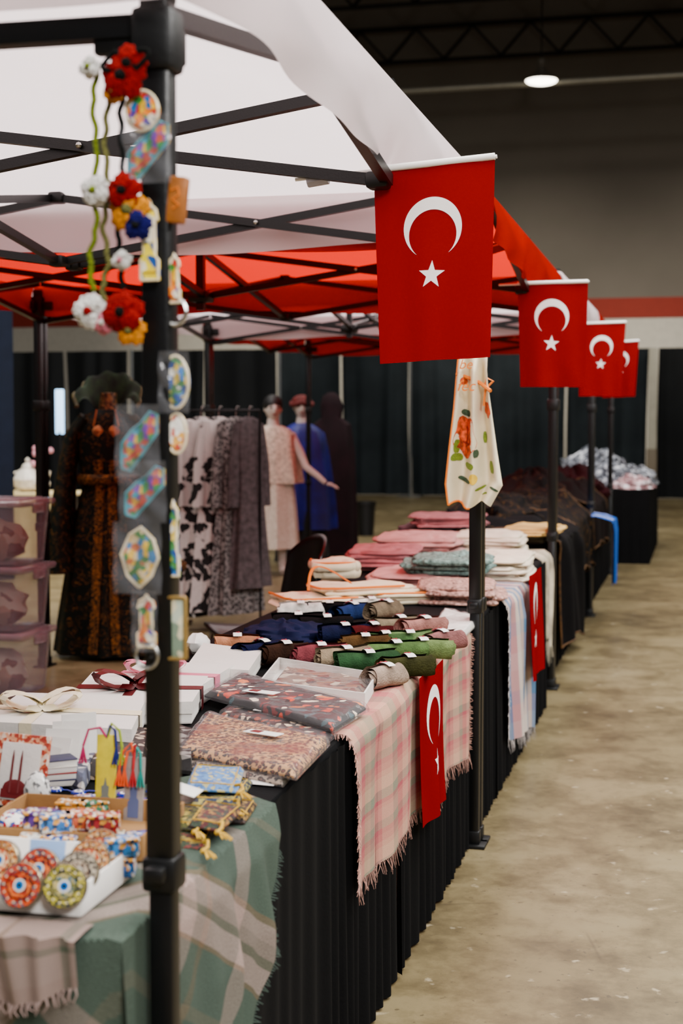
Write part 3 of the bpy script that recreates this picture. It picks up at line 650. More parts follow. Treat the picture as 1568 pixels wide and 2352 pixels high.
def printmesh(r):
    mb=MB()
    for (a,b_,s) in ((1.2,0,.009),(1.45,.004,.006),(.95,-.004,.006),(.5,.002,.006)):
        mb.ell((b_,(r+.0027)*math.cos(a),r+(r+.0027)*math.sin(a)*.92),s*.7,s,.003,8)
    return mb
LABP=M('red_floral_print',(140,26,44),.6,0,.2,300,60,0)
rolls=[
(545,1484,0,'beige',(170,112,80),20,.12,'beige rolled scarf at the left end of the front row'),
(602,1498,0,'navy',(10,14,44),62,.15,'navy rolled scarf between the beige and brown rolls'),
(655,1502,0,'brown',(42,24,15),40,.14,'dark brown rolled scarf beside the navy roll in the front row'),
(736,1506,0,'rose',(106,46,52),30,.16,'dusty rose rolled scarf in the front row'),
(794,1514,0,'sagegrey',(126,110,88),38,.16,'sage-grey rolled scarf between dusty rose and dark green'),
(846,1524,0,'green',(34,64,36),32,.17,'dark green rolled scarf with white band'),
(908,1500,0,'midgreen',(72,98,52),34,.17,'mid green rolled scarf behind the dark green one'),
(970,1494,0,'lightgreen',(100,120,70),30,.17,'light olive-green rolled scarf at the right end'),
(938,1534,0,'olive',(46,46,20),38,.15,'dark olive rolled scarf near the table edge'),
(886,1556,0,'stone',(150,130,114),60,.12,'stone rolled scarf beside the clear-lid box'),
(690,1405,0,'white',(232,226,218),20,.15,'white rolled scarf behind the black rolls'),
(684,1432,0,'black',(5,5,6),22,.16,'black rolled scarf at the left of the back rows'),
(750,1438,0,'black',(5,5,6),25,.16,'black rolled scarf in the middle of the back rows'),
(757,1404,.0,'charcoal',(10,10,12),15,.15,'charcoal rolled scarf behind the middle black roll'),
(808,1408,.012,'denim',(28,46,90),60,.18,'denim blue rolled scarf'),
(852,1395,0,'ivory',(226,218,206),30,.15,'ivory rolled scarf between denim and taupe'),
(886,1404,.035,'taupe',(104,90,72),68,.15,'taupe rolled scarf raised on top with its spiral end showing'),
(790,1458,0,'darknavy',(10,15,42),35,.16,'dark navy rolled scarf in front of the denim one'),
(856,1456,0,'maroon',(64,9,12),40,.15,'maroon rolled scarf in the middle of the rolls'),
(918,1440,.015,'greyolive',(112,100,80),42,.16,'grey-olive rolled scarf behind the light green ones'),
(974,1442,.02,'mauve',(148,100,92),48,.16,'mauve rolled scarf left of the fringed edge'),
(1012,1474,0,'darkmauve',(126,82,80),58,.15,'darker mauve rolled scarf near the fringed edge'),
(838,1484,0,'khaki',(72,50,24),22,.15,'khaki rolled scarf behind the sage-grey one'),
(940,1476,.0,'moss',(86,112,66),25,.15,'moss green rolled scarf in the second row'),
(884,1478,0,'fern',(56,84,46),28,.15,'fern green rolled scarf in the second row'),
]
for i,(px,py,dz,cn,rgb,yaw,ln,lb) in enumerate(rolls):
    r=.036; q=P(px,py,z=TOP+.032+dz)
    t=thing('rolled_scarf',lb,'rolled scarf',(q.x,q.y,TOP+dz),math.radians(yaw),'rolled scarves on the second table')
    mb,m=rollmesh(cn,rgb,r,ln,i); mb.build('roll',m,t)
    lo=labelmesh(r).build('paper_band',WPAPER,t); printmesh(r).build('band_print',LABP,lo)
def heap(name,label,cat,mat,c,rx,ry,h,seed,z0=TOP,amp=.25,n=40,group=None,rz=0,fold=0):
    def fn(d,q):
        k=1+amp*noise.noise(d*2.2+Vector((seed,0,0)))+amp*.5*noise.noise(d*6+Vector((0,seed,0)))
        if fold: k+=fold*math.sin(math.atan2(d.y,d.x)*9+seed+d.z*6)+fold*.7*math.sin(d.y*11+d.z*9+seed)
        q=Vector((q.x*k,q.y*k,max(0,q.z*k))); return q
    mb=MB(); mb.ell((0,0,0),rx,ry,h,n,0,None,fn)
    o=mb.build(name,mat); o.location=(c[0],c[1],z0); o.rotation_euler=(0,0,rz); return tag(o,label,cat,group)
c=P(655,1468,z=TOP)
heap('crumpled_scarf','crumpled navy scarf heaped behind the front row of rolls','scarf',M('navy_cotton',(10,15,46),.9,0,.2,14,60,.15,.15),c,.15,.11,.055,3,fold=.06,n=56)
packed('packed_cloth','white cloth in clear bag at the right end of the rolled scarves','packaged cloth',[(985,1450),(1060,1462),(1105,1420),(1020,1398)],TOP,.02,WPAPER,4)
# ---------------------------------------------------------------- folded stacks
def fold(name,label,cat,px,py,z,w,d,h,yaw,mat,layers=3,seed=0,group=None,trim=None,ruf=0):
    q=P(px,py,z=z); root=thing(name,label,cat,(q.x,q.y,z),math.radians(yaw),group)
    mb=MB(); lh=h/layers; rnd=random.Random(seed); e=.38
    def wob(a,k): return 1+.16*noise.noise(Vector((math.cos(a)*1.6+seed,math.sin(a)*1.6,k*2.1)))+.05*noise.noise(Vector((math.cos(a)*5+seed,math.sin(a)*5,k*3.1)))
    for k in range(layers):
        ww=w*(1-.12*rnd.random()); dd=d*(1-.15*rnd.random()); ox=rnd.uniform(-.02,.02); oy=rnd.uniform(-.025,.025)
        def prof(u,v,ww=ww,dd=dd,ox=ox,oy=oy,k=k):
            a=2*PI*u; ca,sa=math.cos(a),math.sin(a); wb_=wob(a,k)
            X=math.copysign(abs(ca)**e,ca)*ww/2*wb_; Y=math.copysign(abs(sa)**e,sa)*dd/2*wb_
            b2=math.sin(PI*v); rad=.95+.05*b2
            nn=noise.noise(Vector((X*14+seed,Y*14,k+seed)))*.55*lh
            rf=ruf*math.sin(a*23+k*2)*b2
            return (ox+X*(rad+rf),oy+Y*(rad+rf),k*lh+lh*v+nn*v)
        mb.grid(prof,72,6)
        def cap(u,v,ww=ww,dd=dd,ox=ox,oy=oy,k=k):
            X=(u-.5)*2;Y=(v-.5)*2
            m_=max(abs(X),abs(Y)); a=math.atan2(Y,X); ca,sa=math.cos(a),math.sin(a); wb_=wob(a,k)
            XX=math.copysign(abs(ca)**e,ca)*ww/2*.95*m_*wb_; YY=math.copysign(abs(sa)**e,sa)*dd/2*.95*m_*wb_
            nn=noise.noise(Vector((XX*14+seed,YY*14,k+seed))); n3_=noise.noise(Vector((XX*30+seed,YY*9,k)))
            return (ox+XX,oy+YY,k*lh+lh+nn*.55*lh+ (1-m_**4)*(.35*lh+.010*n3_)+ (1-m_)*ruf*.3*noise.noise(Vector((XX*60,YY*60,seed))))
        mb.grid(cap,22,22)
    mb.build('folded_layers',mat,root)
    if trim:
        t2=MB(); pts=[]
        for k in range(41):
            a=2*PI*k/40; ca,sa=math.cos(a),math.sin(a); wb_=wob(a,layers-1); pts.append((math.copysign(abs(ca)**e,ca)*w/2*.92*wb_,math.copysign(abs(sa)**e,sa)*d/2*.90*wb_,h+.003))
        t2.tube(pts[18:34],.0045,6); t2.build('trim',trim,root)
    return root
PINK=M('dusty_pink_knit',(176,112,116),.9,0,.2,14,200,.3,.15); PALE=M('pale_pink_cotton',(204,152,148),.9,0,.14,12,200,.2,.15)
MAUVE=M('mauve_grey_knit',(104,80,88),.9,0,.25,14,200,.3,.15); IVORY=M('ivory_wool',(224,212,190),.9,0,.1,12,200,.25,.15)
MINT=M('mint_crochet',(122,150,142),.95,0,.45,55,90,1.0,.15); ROSE=M('rose_lace',(182,142,130),.9,0,.45,70,90,.7,.15)
YEL=M('pale_yellow_cloth',(200,162,94),.9,0,.12,12)
APR=cells('cream_floral_print',[(236,222,190),(222,100,20),(236,222,190),(110,130,44),(236,222,190),(236,222,190),(150,40,20)],30,.85,(236,222,190),.26,1.8,.05)
G='pastel folded clothes'
fold('folded_apron','cream apron with orange trim, topmost of the apron pile','folded apron',825,1358,TOP+.04,.40,.26,.025,35,CREAM,2,1,'cream aprons with orange trim',ORANGE)
fold('folded_apron','cream floral apron with orange trim under the plain one','folded apron',730,1388,TOP,.34,.34,.035,30,APR,3,2,'cream aprons with orange trim',ORANGE)
fold('folded_apron','cream apron with orange trim at the right of the apron pile','folded apron',920,1380,TOP,.34,.28,.04,28,CREAM,3,3,'cream aprons with orange trim',ORANGE)
fold('folded_lace','rose lace cloth folded beside the front leg','folded cloth',1060,1378,TOP,.30,.38,.065,8,ROSE,4,4,G,None,.03)
fold('folded_crochet','mint crochet blanket folded on top of the pink cloths','folded cloth',1028,1312,TOP+.06,.36,.40,.065,5,MINT,3,5,G,None,.06)
fold('folded_cloth','pale pink cloth under the mint crochet blanket','folded cloth',955,1342,TOP,.38,.50,.055,4,PALE,4,6,G)
fold('folded_cloth','ivory cloth at the table edge behind the mint crochet blanket','folded cloth',1150,1320,TOP,.30,.60,.09,2,IVORY,6,7,G)
fold('folded_knit','dusty pink knit stack left of the mint crochet blanket','folded cloth',888,1302,TOP,.32,.5,.09,6,PINK,5,8,G)
fold('folded_cloth','pale pink cloth behind the dusty pink knit stack','folded cloth',965,1274,TOP,.44,.6,.10,0,PALE,5,9,G)
fold('folded_cloth','ivory cloth stacked left of the pale yellow cloth','folded cloth',1125,1268,TOP,.38,.5,.10,3,IVORY,6,10,G)
fold('folded_knit','mauve-grey knit, lowest in the stack behind the ivory cloths','folded cloth',1020,1240,TOP,.50,.5,.09,-4,MAUVE,4,11,G)
fold('folded_cloth','pink cloth on top of the mauve-grey knit','folded cloth',1035,1207,TOP+.095,.42,.45,.06,6,PINK,4,12,G)
fold('folded_cloth','grey-mauve cloth stacked beyond the front leg','folded cloth',1130,1214,TOP,.38,.6,.14,0,MAUVE,6,13,G)
fold('folded_cloth','ivory cloth beyond the stacked pinks near the table edge','folded cloth',1190,1242,TOP,.34,.6,.065,4,IVORY,4,14,G)
fold('folded_cloth','pale yellow cloth folded on the ivory cloth','folded cloth',1228,1224,TOP+.07,.28,.5,.04,-5,YEL,3,15,G)
mb=MB(); c=P(745,1330,z=TOP+.10)
pts=[]
for k in range(22):
    a=k/21; pts.append((c.x+.02-.10*math.sin(a*PI)*.5+.10*a-.05,c.y-.12+.26*a,TOP+.07+.075*math.sin(a*PI)))
mb.tube(pts,.006,6,0,True,.5); solo('apron_tie',mb,ORANGE,'orange apron tie looping over the cream apron pile','apron tie')
fold('folded_apron','rolled cream apron with raised corner at the back of the apron pile','folded apron',770,1322,TOP+.045,.22,.24,.06,20,CREAM,2,19,'cream aprons with orange trim',ORANGE)
heap('velvet_pile','black velvet robe with gold thread heaped over the table','robe',VEL,(-1.28,9.4),.34,.85,.20,1,amp=.2,fold=.06,group='dark velvet robes',n=64)
heap('velvet_pile','brown-black velvet robe heaped behind the gold-threaded one','robe',damask('brown_velvet',(9,4,4),(74,42,20),6,.6,.85,.010),(-1.28,11.5),.34,.85,.28,5,amp=.2,fold=.06,group='dark velvet robes',n=64)
heap('velvet_pile','maroon velvet robe at the far end of the dark pile','robe',M('maroon_velvet',(36,4,9),.9,0,.2,6,60,.1,.1),(-1.12,13.2),.30,.8,.27,8,amp=.2,fold=.06,group='dark velvet robes',n=64)
heap('velvet_pile','gold-trimmed dark cloth heaped left of the hanging black robe','robe',VEL,(-1.30,8.3),.20,.40,.13,9,amp=.2,fold=.06,group='dark velvet robes')
def wrapmat(name,a,bb):
    m,nt,b=newmat(name); oc=objco(nt); nz=nd(nt,'ShaderNodeTexNoise',{'Vector':oc,'Scale':9,'Detail':5,'Distortion':2})
    nt.links.new(ramp(nt,nz.outputs[0],[(.42,L(a)),(.54,L(bb)),(.66,L((222,224,230)))]),b.inputs['Base Color']); b.inputs['Roughness'].default_value=.2
    bn=nd(nt,'ShaderNodeBump',{'Height':nz.outputs[0],'Strength':.8,'Distance':.05}); nt.links.new(bn.outputs[0],b.inputs['Normal']); return m
fm=wrapmat('silver_wrapped_plastic',(36,40,48),(112,116,126)); fp=wrapmat('pink_wrapped_plastic',(110,70,76),(190,150,152))
WR=['plastic-wrapped grey bundle at the left of the farthest pile','plastic-wrapped white bundle, topmost of the farthest pile','plastic-wrapped silver bundle at the right of the farthest pile','plastic-wrapped pale bundle at the back of the farthest pile','plastic-wrapped pink bundle at the front edge of the farthest table','small plastic-wrapped bundle at the left end of the farthest table']
for k,(x,y,rx,ry,h,z) in enumerate([(-1.35,16.2,.3,.6,.16,0),(-1.05,16.0,.35,.6,.30,.0),(-.72,16.4,.26,.7,.18,0),(-1.2,17.1,.4,.4,.34,0),(-.68,15.3,.2,.35,.12,0),(-1.5,15.2,.2,.25,.1,0)]):
    heap('wrapped_bundle',WR[k],'wrapped goods',fm if k!=4 else fp,(x,y),rx,ry,h,k*3,amp=.25,fold=.05,group='plastic-wrapped goods on the farthest table',z0=TZ+z)
# ---------------------------------------------------------------- apron hung on second leg
root=thing('hanging_apron','cream floral apron with orange piping tied to the front tent leg','apron',(-.70,4.84,1.20)); O=root.location.copy()
wq=[(1056,1052,1048,1038,1030,1036),(1122,1126,1134,1146,1158,1130)]
rowsy=[820,880,940,1030,1110,1158]
def apf(u,v):
    t_=v*5; i=min(4,int(t_)); f=t_-i
    l=wq[0][i]*(1-f)+wq[0][i+1]*f; r=wq[1][i]*(1-f)+wq[1][i+1]*f; yy=rowsy[i]*(1-f)+rowsy[i+1]*f
    q=P(l+(r-l)*u,yy,y=4.83)
    k=1 if v>.1 else v/.1
    return Vector((q.x,q.y-.03-.030*math.sin(u*14+v*1.5)*k,q.z+ (.012*math.sin(u*10)*v)))-O
MB().grid(apf,60,50).build('cloth',CREAM,root)
mb=MB(); pts=[apf(0,k/30)+Vector((0,-.002,0)) for k in range(31)]+[apf(k/20,1)+Vector((0,-.002,0)) for k in range(11)]; mb.tube(pts,.0035,6); mb.build('piping',ORANGE,root)
mb=MB(); mb.tube([apf(.0,.13)+Vector((0,-.01,0)),apf(.35,.16)+Vector((0,-.012,0)),apf(.7,.2)+Vector((0,-.02,0)),apf(.98,.26)+Vector((0.01,-.02,0))],.006,6)
cc=apf(.85,.24); mb.tube([cc+Vector((0,-.02,0)),cc+Vector((.01,-.03,.03)),cc+Vector((.03,-.03,.02)),cc+Vector((.005,-.03,-.005)),cc+Vector((.0,-.03,-.06))],.004,6); mb.build('waist_tie',ORANGE,root)
FLW=M('orange_flower_print',(216,78,14),.8,0,.5,60,60,0); FLC=M('red_rose_heart_print',(140,26,10),.8,0,.2,60,60,0); LFP=M('green_leaf_print',(118,142,34),.8,0,.3,200,60,0); LFD=M('dark_leaf_print',(60,80,56),.8,0,.3,200,60,0)
def patch(mat,name,u,v,ru,rv,sh,off=-.0022,n=28):
    vs=[apf(u,v)+Vector((0,off,0))]
    for ring in (.5,1):
        for k in range(n):
            a=2*PI*k/n; s=sh(a)*ring; vs.append(apf(min(1,max(0,u+ru*s*math.cos(a))),min(1,max(0,v+rv*s*math.sin(a))))+Vector((0,off,0)))
    fs=[[0,1+k,1+(k+1)%n] for k in range(n)]+[[1+k,1+n+k,1+n+(k+1)%n,1+(k+1)%n] for k in range(n)]
    MB().add(vs,fs).build(name,mat,root)
patch(FLW,'rose_print',.32,.54,.24,.105,lambda a:1+.12*math.sin(5*a)); patch(FLC,'rose_heart',.32,.54,.10,.045,lambda a:1+.2*math.sin(3*a),-.003)
patch(FLW,'rose_print',.86,.40,.10,.05,lambda a:1+.12*math.sin(5*a)); patch(FLW,'rose_print',.22,.19,.08,.03,lambda a:1)
for j,(u,v,ru,rv) in enumerate(((.30,.42,.12,.022),(.15,.66,.10,.03),(.40,.69,.10,.025),(.30,.78,.12,.018),(.62,.84,.09,.02),(.82,.72,.05,.05),(.9,.86,.09,.014),(.75,.92,.07,.012),(.14,.60,.05,.05),(.55,.62,.05,.03),(.72,.55,.04,.04))): patch(LFP if j%3 else LFD,'leaf_print',u,v,ru,rv,lambda a:.7+.3*abs(math.cos(a)))
patch(M('yellow_bud_print',(240,196,40),.8,0,.1),'bud_print',.48,.76,.08,.03,lambda a:1)
def text(body,size,loc,mat,parent,rot=(PI/2,0,0)):
    cu=bpy.data.curves.new('txt','FONT'); cu.body=body; cu.size=size; cu.extrude=.0006; cu.shear=.3
    o=bpy.data.objects.new('tmp',cu); COL.objects.link(o); dg=bpy.context.evaluated_depsgraph_get(); dg.update()
    me=bpy.data.meshes.new_from_object(o.evaluated_get(dg)); bpy.data.objects.remove(o)
    me.materials.clear(); me.materials.append(mat)
    r=bpy.data.objects.new('lettering',me); COL.objects.link(r); r.parent=parent; r.location=loc; r.rotation_euler=rot; return r
text('be',.045,apf(.12,.10)+Vector((0,-.028,-.0)),ORANGE,root); text('fec',.05,apf(.10,.27)+Vector((0,-.032,-.0)),ORANGE,root)
# ---------------------------------------------------------------- souvenirs on the near leg
SOUV=cells('painted_souvenir',[(24,96,160),(220,170,20),(180,36,20),(235,225,205),(46,120,46),(86,40,140),(232,126,24)],110,.35,None,.35,0,.6)
SOUV2=cells('painted_souvenir_blue',[(44,116,196),(220,190,70),(30,74,150),(235,230,220),(66,130,70)],115,.35,None,.35,0,.6)
SOUV3=cells('painted_souvenir_purple',[(106,40,160),(40,140,60),(220,170,24),(40,146,170),(190,60,30)],110,.35,None,.35,0,.6)
def local_poly(pts,w,h): return [(a*w/2,b*h/2) for a,b in pts]
SH={'oval':[(math.cos(a*PI/12),math.sin(a*PI/12)) for a in range(24)],
 'slant':[(-.95,-.9),(-.5,-1),(.95,.25),(.95,.85),(.6,.95),(.1,.55),(-.35,.35),(-.95,-.1)],
 'tower':[(-.8,-1),(.8,-1),(.8,-.5),(.5,-.4),(.5,.45),(.75,.5),(.6,.75),(.15,.85),(0,1),(-.15,.85),(-.6,.75),(-.75,.5),(-.5,.45),(-.5,-.4),(-.8,-.5)],
 'leaf':[(0,-1),(.6,-.6),(.95,0),(.7,.6),(.1,1),(-.45,.75),(-.9,.1),(-.6,-.6)]}
def souvenir(label,px,py,w,h,shape,mat,bag=False,y=1.878,tilt=0,extra=None,cat='fridge magnet'):
    k=2.0/FPX; w*=k;h*=k; q=P(px,py,y=y); root=thing('souvenir_magnet',label,cat,q,0,'souvenirs hung on the near tent leg',rot=(0,tilt,0))
    pl=local_poly(SH[shape],w,h)
    T=lambda v:Vector((v.x,-v.z,v.y))
    mb=MB(); mb.prism(pl,-.004,.004,0,T); mb.prism([(a*.8,b*.8) for a,b in pl],.004,.007,0,T)
    bd=mb.build('plaque',mat,root)
    mb=MB(); pts=[(a*1.0,-.004,b*1.0) for a,b in pl]; pts.append(pts[0]); mb.tube(pts,.0022,6); mb.build('rim',M('cream_glaze',(220,204,170),.3,0,.05) if shape!='slant' else M('teal_glaze',(40,134,150),.3,0,.1),bd)
    if bag:
        mb=MB(); mb.grid(lambda u,v:Vector(((u-.5)*w*1.18,-.011-.004*math.sin(u*9+v*6)*math.sin(v*7),(v-.5)*h*1.18)),14,14); mb.build('plastic_bag',FILM2,root)
    if extra: extra(root,w,h)
    return root
def ring_extra(root,w,h):
    mb=MB(); pts=[(.016*math.cos(a),-.002,-h/2-.012+.018*math.sin(a)) for a in [2*PI*k/16 for k in range(17)]]; mb.tube(pts,.003,6); mb.build('opener_ring',STEEL,root)
souvenir('round painted souvenir with white lace rim just below the red crochet flowers',328,256,78,90,'oval',SOUV)
souvenir('bagged slanted souvenir magnet below the round lace-rimmed one',342,345,100,130,'slant',SOUV3,True)
souvenir('yellow tower souvenir hanging on the near leg',345,552,52,180,'tower',cells('yellow_tower_paint',[(240,205,10),(235,225,200),(24,76,150),(240,215,14)],90,.4))
souvenir('silver bottle opener with painted figure, right side of the near leg',402,640,32,110,'tower',SOUV,False,1.90,0,ring_extra,'bottle opener')
souvenir('bagged round souvenir magnet, right of the leg under the bottle opener',405,878,62,120,'oval',SOUV2,True,1.90)
souvenir('small white oval souvenir magnet on the right of the near leg',408,996,46,90,'oval',cells('white_flower_glaze',[(238,232,222),(240,235,228),(200,80,60),(238,232,222),(230,170,80)],120,.3),False,1.90)
souvenir('purple and green slanted souvenir magnet in a bag, upper of the pair',322,1012,90,140,'slant',SOUV3,True)
souvenir('purple and green slanted souvenir magnet in a bag, lower of the pair',334,1128,96,120,'slant',SOUV3,True)
souvenir('narrow blue tower souvenir right of the near leg',400,1236,30,175,'tower',SOUV2,False,1.90)
souvenir('yellow leaf-shaped souvenir magnet in a bag',322,1280,98,140,'leaf',cells('yellow_blue_paint',[(235,190,36),(46,120,174),(225,200,150),(190,96,22),(56,120,46)],110,.35),True)
souvenir('bottle opener with painted figure, lowest on the left of the near leg',338,1425,52,120,'tower',SOUV,True,1.878,0,ring_extra,'bottle opener')
t=thing('wooden_plaque','small wooden plaque with carved mark on the near leg','plaque',P(408,460,y=1.9),0,'souvenirs hung on the near tent leg')
MB().box((0,0,0),(.024,.02,.062),.003,Matrix.Rotation(.12,3,'Y')).build('block',M('honey_wood',(150,86,26),.5,0,.2,30),t)
mb=MB(); mb.tube([(-.006,-.011,.012),(.004,-.011,.016),(.006,-.011,.006),(-.004,-.011,0),(.006,-.011,-.008),(-.004,-.011,-.012)],.0012,5); mb.build('carved_mark',ORANGE,t)
t=thing('picture_frame','tiny gold-framed picture, lowest item on the right of the near leg','picture frame',P(406,1442,y=1.895),0,'souvenirs hung on the near tent leg')
mb=MB(); w,h=.026,.084
for a,b_,c_,d in ((-w/2,0,.004,h),(w/2,0,.004,h),(0,h/2,w,.004),(0,-h/2,w,.004)): mb.box((a,-.001,b_),(c_,.008,d),.001)
mb.build('frame',M('antique_gold',(170,138,76),.35,.6,.1),t); MB().box((0,.001,0),(w,.004,h),.0005).build('picture',cells('tiny_picture',[(180,190,170),(215,205,170),(120,140,120)],60,.5),t)
def yarn(n,rgb): return M('yarn_'+n,rgb,.95,0,.3,220,260,1.0,.1)
YG=yarn('green',(112,128,26)); YO=yarn('olive',(112,110,60)); YK=yarn('black',(12,14,12)); YR=yarn('red',(140,4,4)); YW=yarn('white',(236,226,220)); YY=yarn('yellow',(224,138,2)); YB=yarn('blue',(18,14,84)); YP=yarn('pink',(218,120,138))
def flower(root,px,py,rad,pm,cm,O,y,n=6):
    q=P(px,py,y=y)-O; k=rad*1.9/FPX; mb=MB()
    for i in range(n):
        a=2*PI*i/n+.3; c=q+Vector((math.cos(a)*k*.55,-.006-.006*(i%2),math.sin(a)*k*.55))
        R=Matrix.Rotation(-a,3,'Y')@Matrix.Rotation(.35,3,'Z')
        mb.ell(c,k*.56,.005,k*.52,14,0,R,lambda d,p:p*(1+.10*math.sin(7*math.atan2(d.z,d.x))))
    fo=mb.build('crochet_flower',pm,root)
    mb=MB(); mb.ell(q+Vector((0,-.016,0)),k*.28,.007,k*.28,10); mb.build('flower_centre',cm,fo)
def garland(label,pts,cm,fls,y):
    pp=[P(a,b_,y=y) for a,b_ in pts]; O=pp[0]; root=thing('crochet_garland',label,'garland',O,0,'crochet flower garlands on the near leg')
    q=[]; N=len(pp)
    for i in range(N-1):
        for k in range(8):
            f=k/8; p=pp[i].lerp(pp[i+1],f)-O; p.x+=.0018*math.sin((i*8+k)*1.1); q.append(p)
    mb=MB(); mb.tube(q,.0038,7); mb.build('cord',cm,root)
    for f in fls: flower(root,f[0],f[1],f[2],f[3],f[4],O,y-.004,f[5] if len(f)>5 else 6)
garland('green corded crochet garland with white flowers, leftmost on the near leg',[(222,160),(212,240),(222,330),(218,440),(222,520),(205,590),(215,680)],YG,[(212,158,26,YW,YG),(224,440,36,YW,YG,8),(212,716,42,YW,YR,7)],1.872)
garland('olive corded crochet garland with pink and yellow flowers',[(262,180),(246,250),(240,330),(250,440),(236,520),(250,600),(234,660),(248,720)],YO,[(268,215,26,YY,YO),(300,484,50,YY,YO,5),(244,742,28,YP,YW),(305,760,36,YY,YO,5),(285,600,24,YW,YP)],1.876)
garland('black corded crochet garland with big red poppies',[(298,110),(286,180),(276,260),(280,350),(286,440),(270,540),(278,620),(284,690)],YK,[(286,178,54,YR,YK,5),(300,150,44,YR,YK,5),(288,440,42,YR,YK,5),(320,520,34,YB,YK,5),(286,718,50,YR,YK,6)],1.868)
mb=MB(); q=P(292,140,y=1.86)
pts=[(q.x+.028*math.cos(a)*(1+.3*math.sin(3*a)),q.y-.006,q.z+.012*math.sin(a*2)) for a in [2*PI*k/24 for k in range(25)]]; mb.tube(pts,.0035,6); solo('garland_loop',mb,YK,'black cord loop tying the garlands under the leg head','cord')
# ---------------------------------------------------------------- small goods on the near table
def openbox(name,label,x0,x1,y0,y1,z,h,mat,rz=0,hb=None,group=None):
    cx,cy=(x0+x1)/2,(y0+y1)/2; w,d=x1-x0,y1-y0; root=thing(name,label,'display box',(cx,cy,z),rz,group)
    mb=MB(); mb.box((0,0,.002),(w,d,.004),.001)
    mb.box((0,-d/2,h/2),(w,.004,h),.001); mb.box((0,d/2,(hb or h)/2),(w,.004,hb or h),.001)
    for s in (-1,1): mb.box((s*w/2,0,h/2),(.004,d,h),.001)
    mb.build('tray',mat,root); return root
ZT=TOP+.010
openbox('display_box','white cardboard display box of round compact mirrors at the near corner',-1.20,-.83,1.872,2.075,ZT,.042,WPAPER,.0)
def compact(label,px,py,z,R,cols,lean,yaw):
    q=P(px,py,z=z); root=thing('compact_mirror',label,'compact mirror',q,0,'round compact mirrors in the display box',rot=(PI/2-lean,0,yaw))
    MB().lathe([(R*.96,-.006),(R,-.004),(R,.004),(R*.96,.006)],n=32).build('case',M('compact_metal',(150,140,115),.25,.8,.05),root)
    n=len(cols); mb=MB(); ms=[]; rr=[1,.66,.60,.30,.22,.10,.0][:n]+[0]
    for i,cc in enumerate(cols):
        r0=R*.93*rr[i]; r1=R*.93*rr[i+1]; mb.lathe([(r0,.006),(r0*.99,.0072+.0003*i),(max(r1,.0005),.0072+.0003*i)],n=32,mi=i); ms.append(cells('mosaic_%d_%d_%d'%cc[0],cc,340,.3) if not isinstance(cc[0],int) else M('enamel_%d_%d_%d'%cc,cc,.2,0,0,8,60,0,.6))
    mb.build('mosaic_face',ms,root)
    mb=MB()
    for k in range(14): a=2*PI*k/14; mb.ell((R*.74*math.cos(a),R*.74*math.sin(a),.0075),R*.055,R*.055,.0012,6)
    mb.build('enamel_dots',M('enamel_dot_white',(205,190,160),.2,0,0,8,60,0,.6),root); return root
RED=[[(150,20,6),(196,70,10),(90,10,8),(60,80,94)],(10,10,12),[(150,28,10),(206,98,34),(24,18,26)],(210,205,195),(24,104,170),(8,10,24)]
YLW=[[(160,148,12),(56,56,16),(190,176,60),(30,30,38)],(14,14,14),[(170,152,90),(86,86,30),(40,86,106)],(220,215,205),(24,96,170),(8,10,24)]
GRY=[[(100,88,76),(170,156,136),(26,22,20)],(16,16,20),[(170,152,130),(66,40,24)],(220,215,205),(30,30,36)]
ORG=[[(170,88,30),(206,156,92),(90,40,16)],(44,26,16),[(170,60,14),(206,176,136)],(220,215,205),(34,84,140)]
zc_=ZT+.044
for a in [('red and orange compact mirror with blue eye centre at the front left',50,2034,zc_,.032,RED,.35,.0),
 ('second red compact mirror just behind the front red one',92,1996,zc_+.002,.030,RED,.35,.1),
 ('yellow-green compact mirror with eye centre, front of the slanting row',150,2036,zc_,.031,YLW,.35,.2),
 ('grey mosaic compact behind the yellow-green one',180,2004,zc_+.002,.030,GRY,.35,.2),
 ('tan compact, third in the slanting row',207,1976,zc_+.003,.030,ORG,.35,.2),
 ('orange mosaic compact at the back of the slanting row',232,1950,zc_+.004,.030,ORG,.35,.2),
 ('orange compact at the left edge of the display box',4,1976,zc_+.006,.030,ORG,.35,-.1)]: compact(*a)
t=thing('sign_card','pale blue card standing among the compact mirrors','card',P(108,1965,z=ZT+.055),0,rot=(-.25,0,.05))
MB().box((0,0,.0),(.055,.003,.045),.0008).build('card',M('pale_blue_card',(134,164,210),.5,0,.03),t)
openbox('display_box','brown cardboard tray of small patterned soap boxes behind the compacts',-1.13,-.845,2.13,2.34,ZT,.040,CARD,.03)
bx=[(85,1935,(236,232,222),'white eye-patterned little box at the front of the brown tray'),(142,1940,(24,70,150),'blue patterned little box beside the white one'),(198,1928,(146,44,70),'mauve patterned little box in the brown tray'),
(128,1890,(44,108,172),'light blue little box in the middle of the brown tray'),(184,1884,(190,80,44),'coral patterned little box in the middle of the brown tray'),(238,1890,(156,18,30),'red patterned little box at the right of the brown tray'),
(92,1882,(76,36,118),'purple little box at the back left of the brown tray'),(272,1990,(24,104,180),'turquoise patterned box, lower one beside the near leg'),(278,1945,(44,128,198),'turquoise patterned box, upper one beside the near leg'),(325,1935,(18,70,160),'blue patterned box touching the near leg'),(248,1935,(230,220,190),'cream patterned little box at the tray front'),(165,1858,(204,140,44),'gold patterned little box at the back of the brown tray'),(218,1856,(60,136,104),'sea-green little box at the back of the brown tray')]
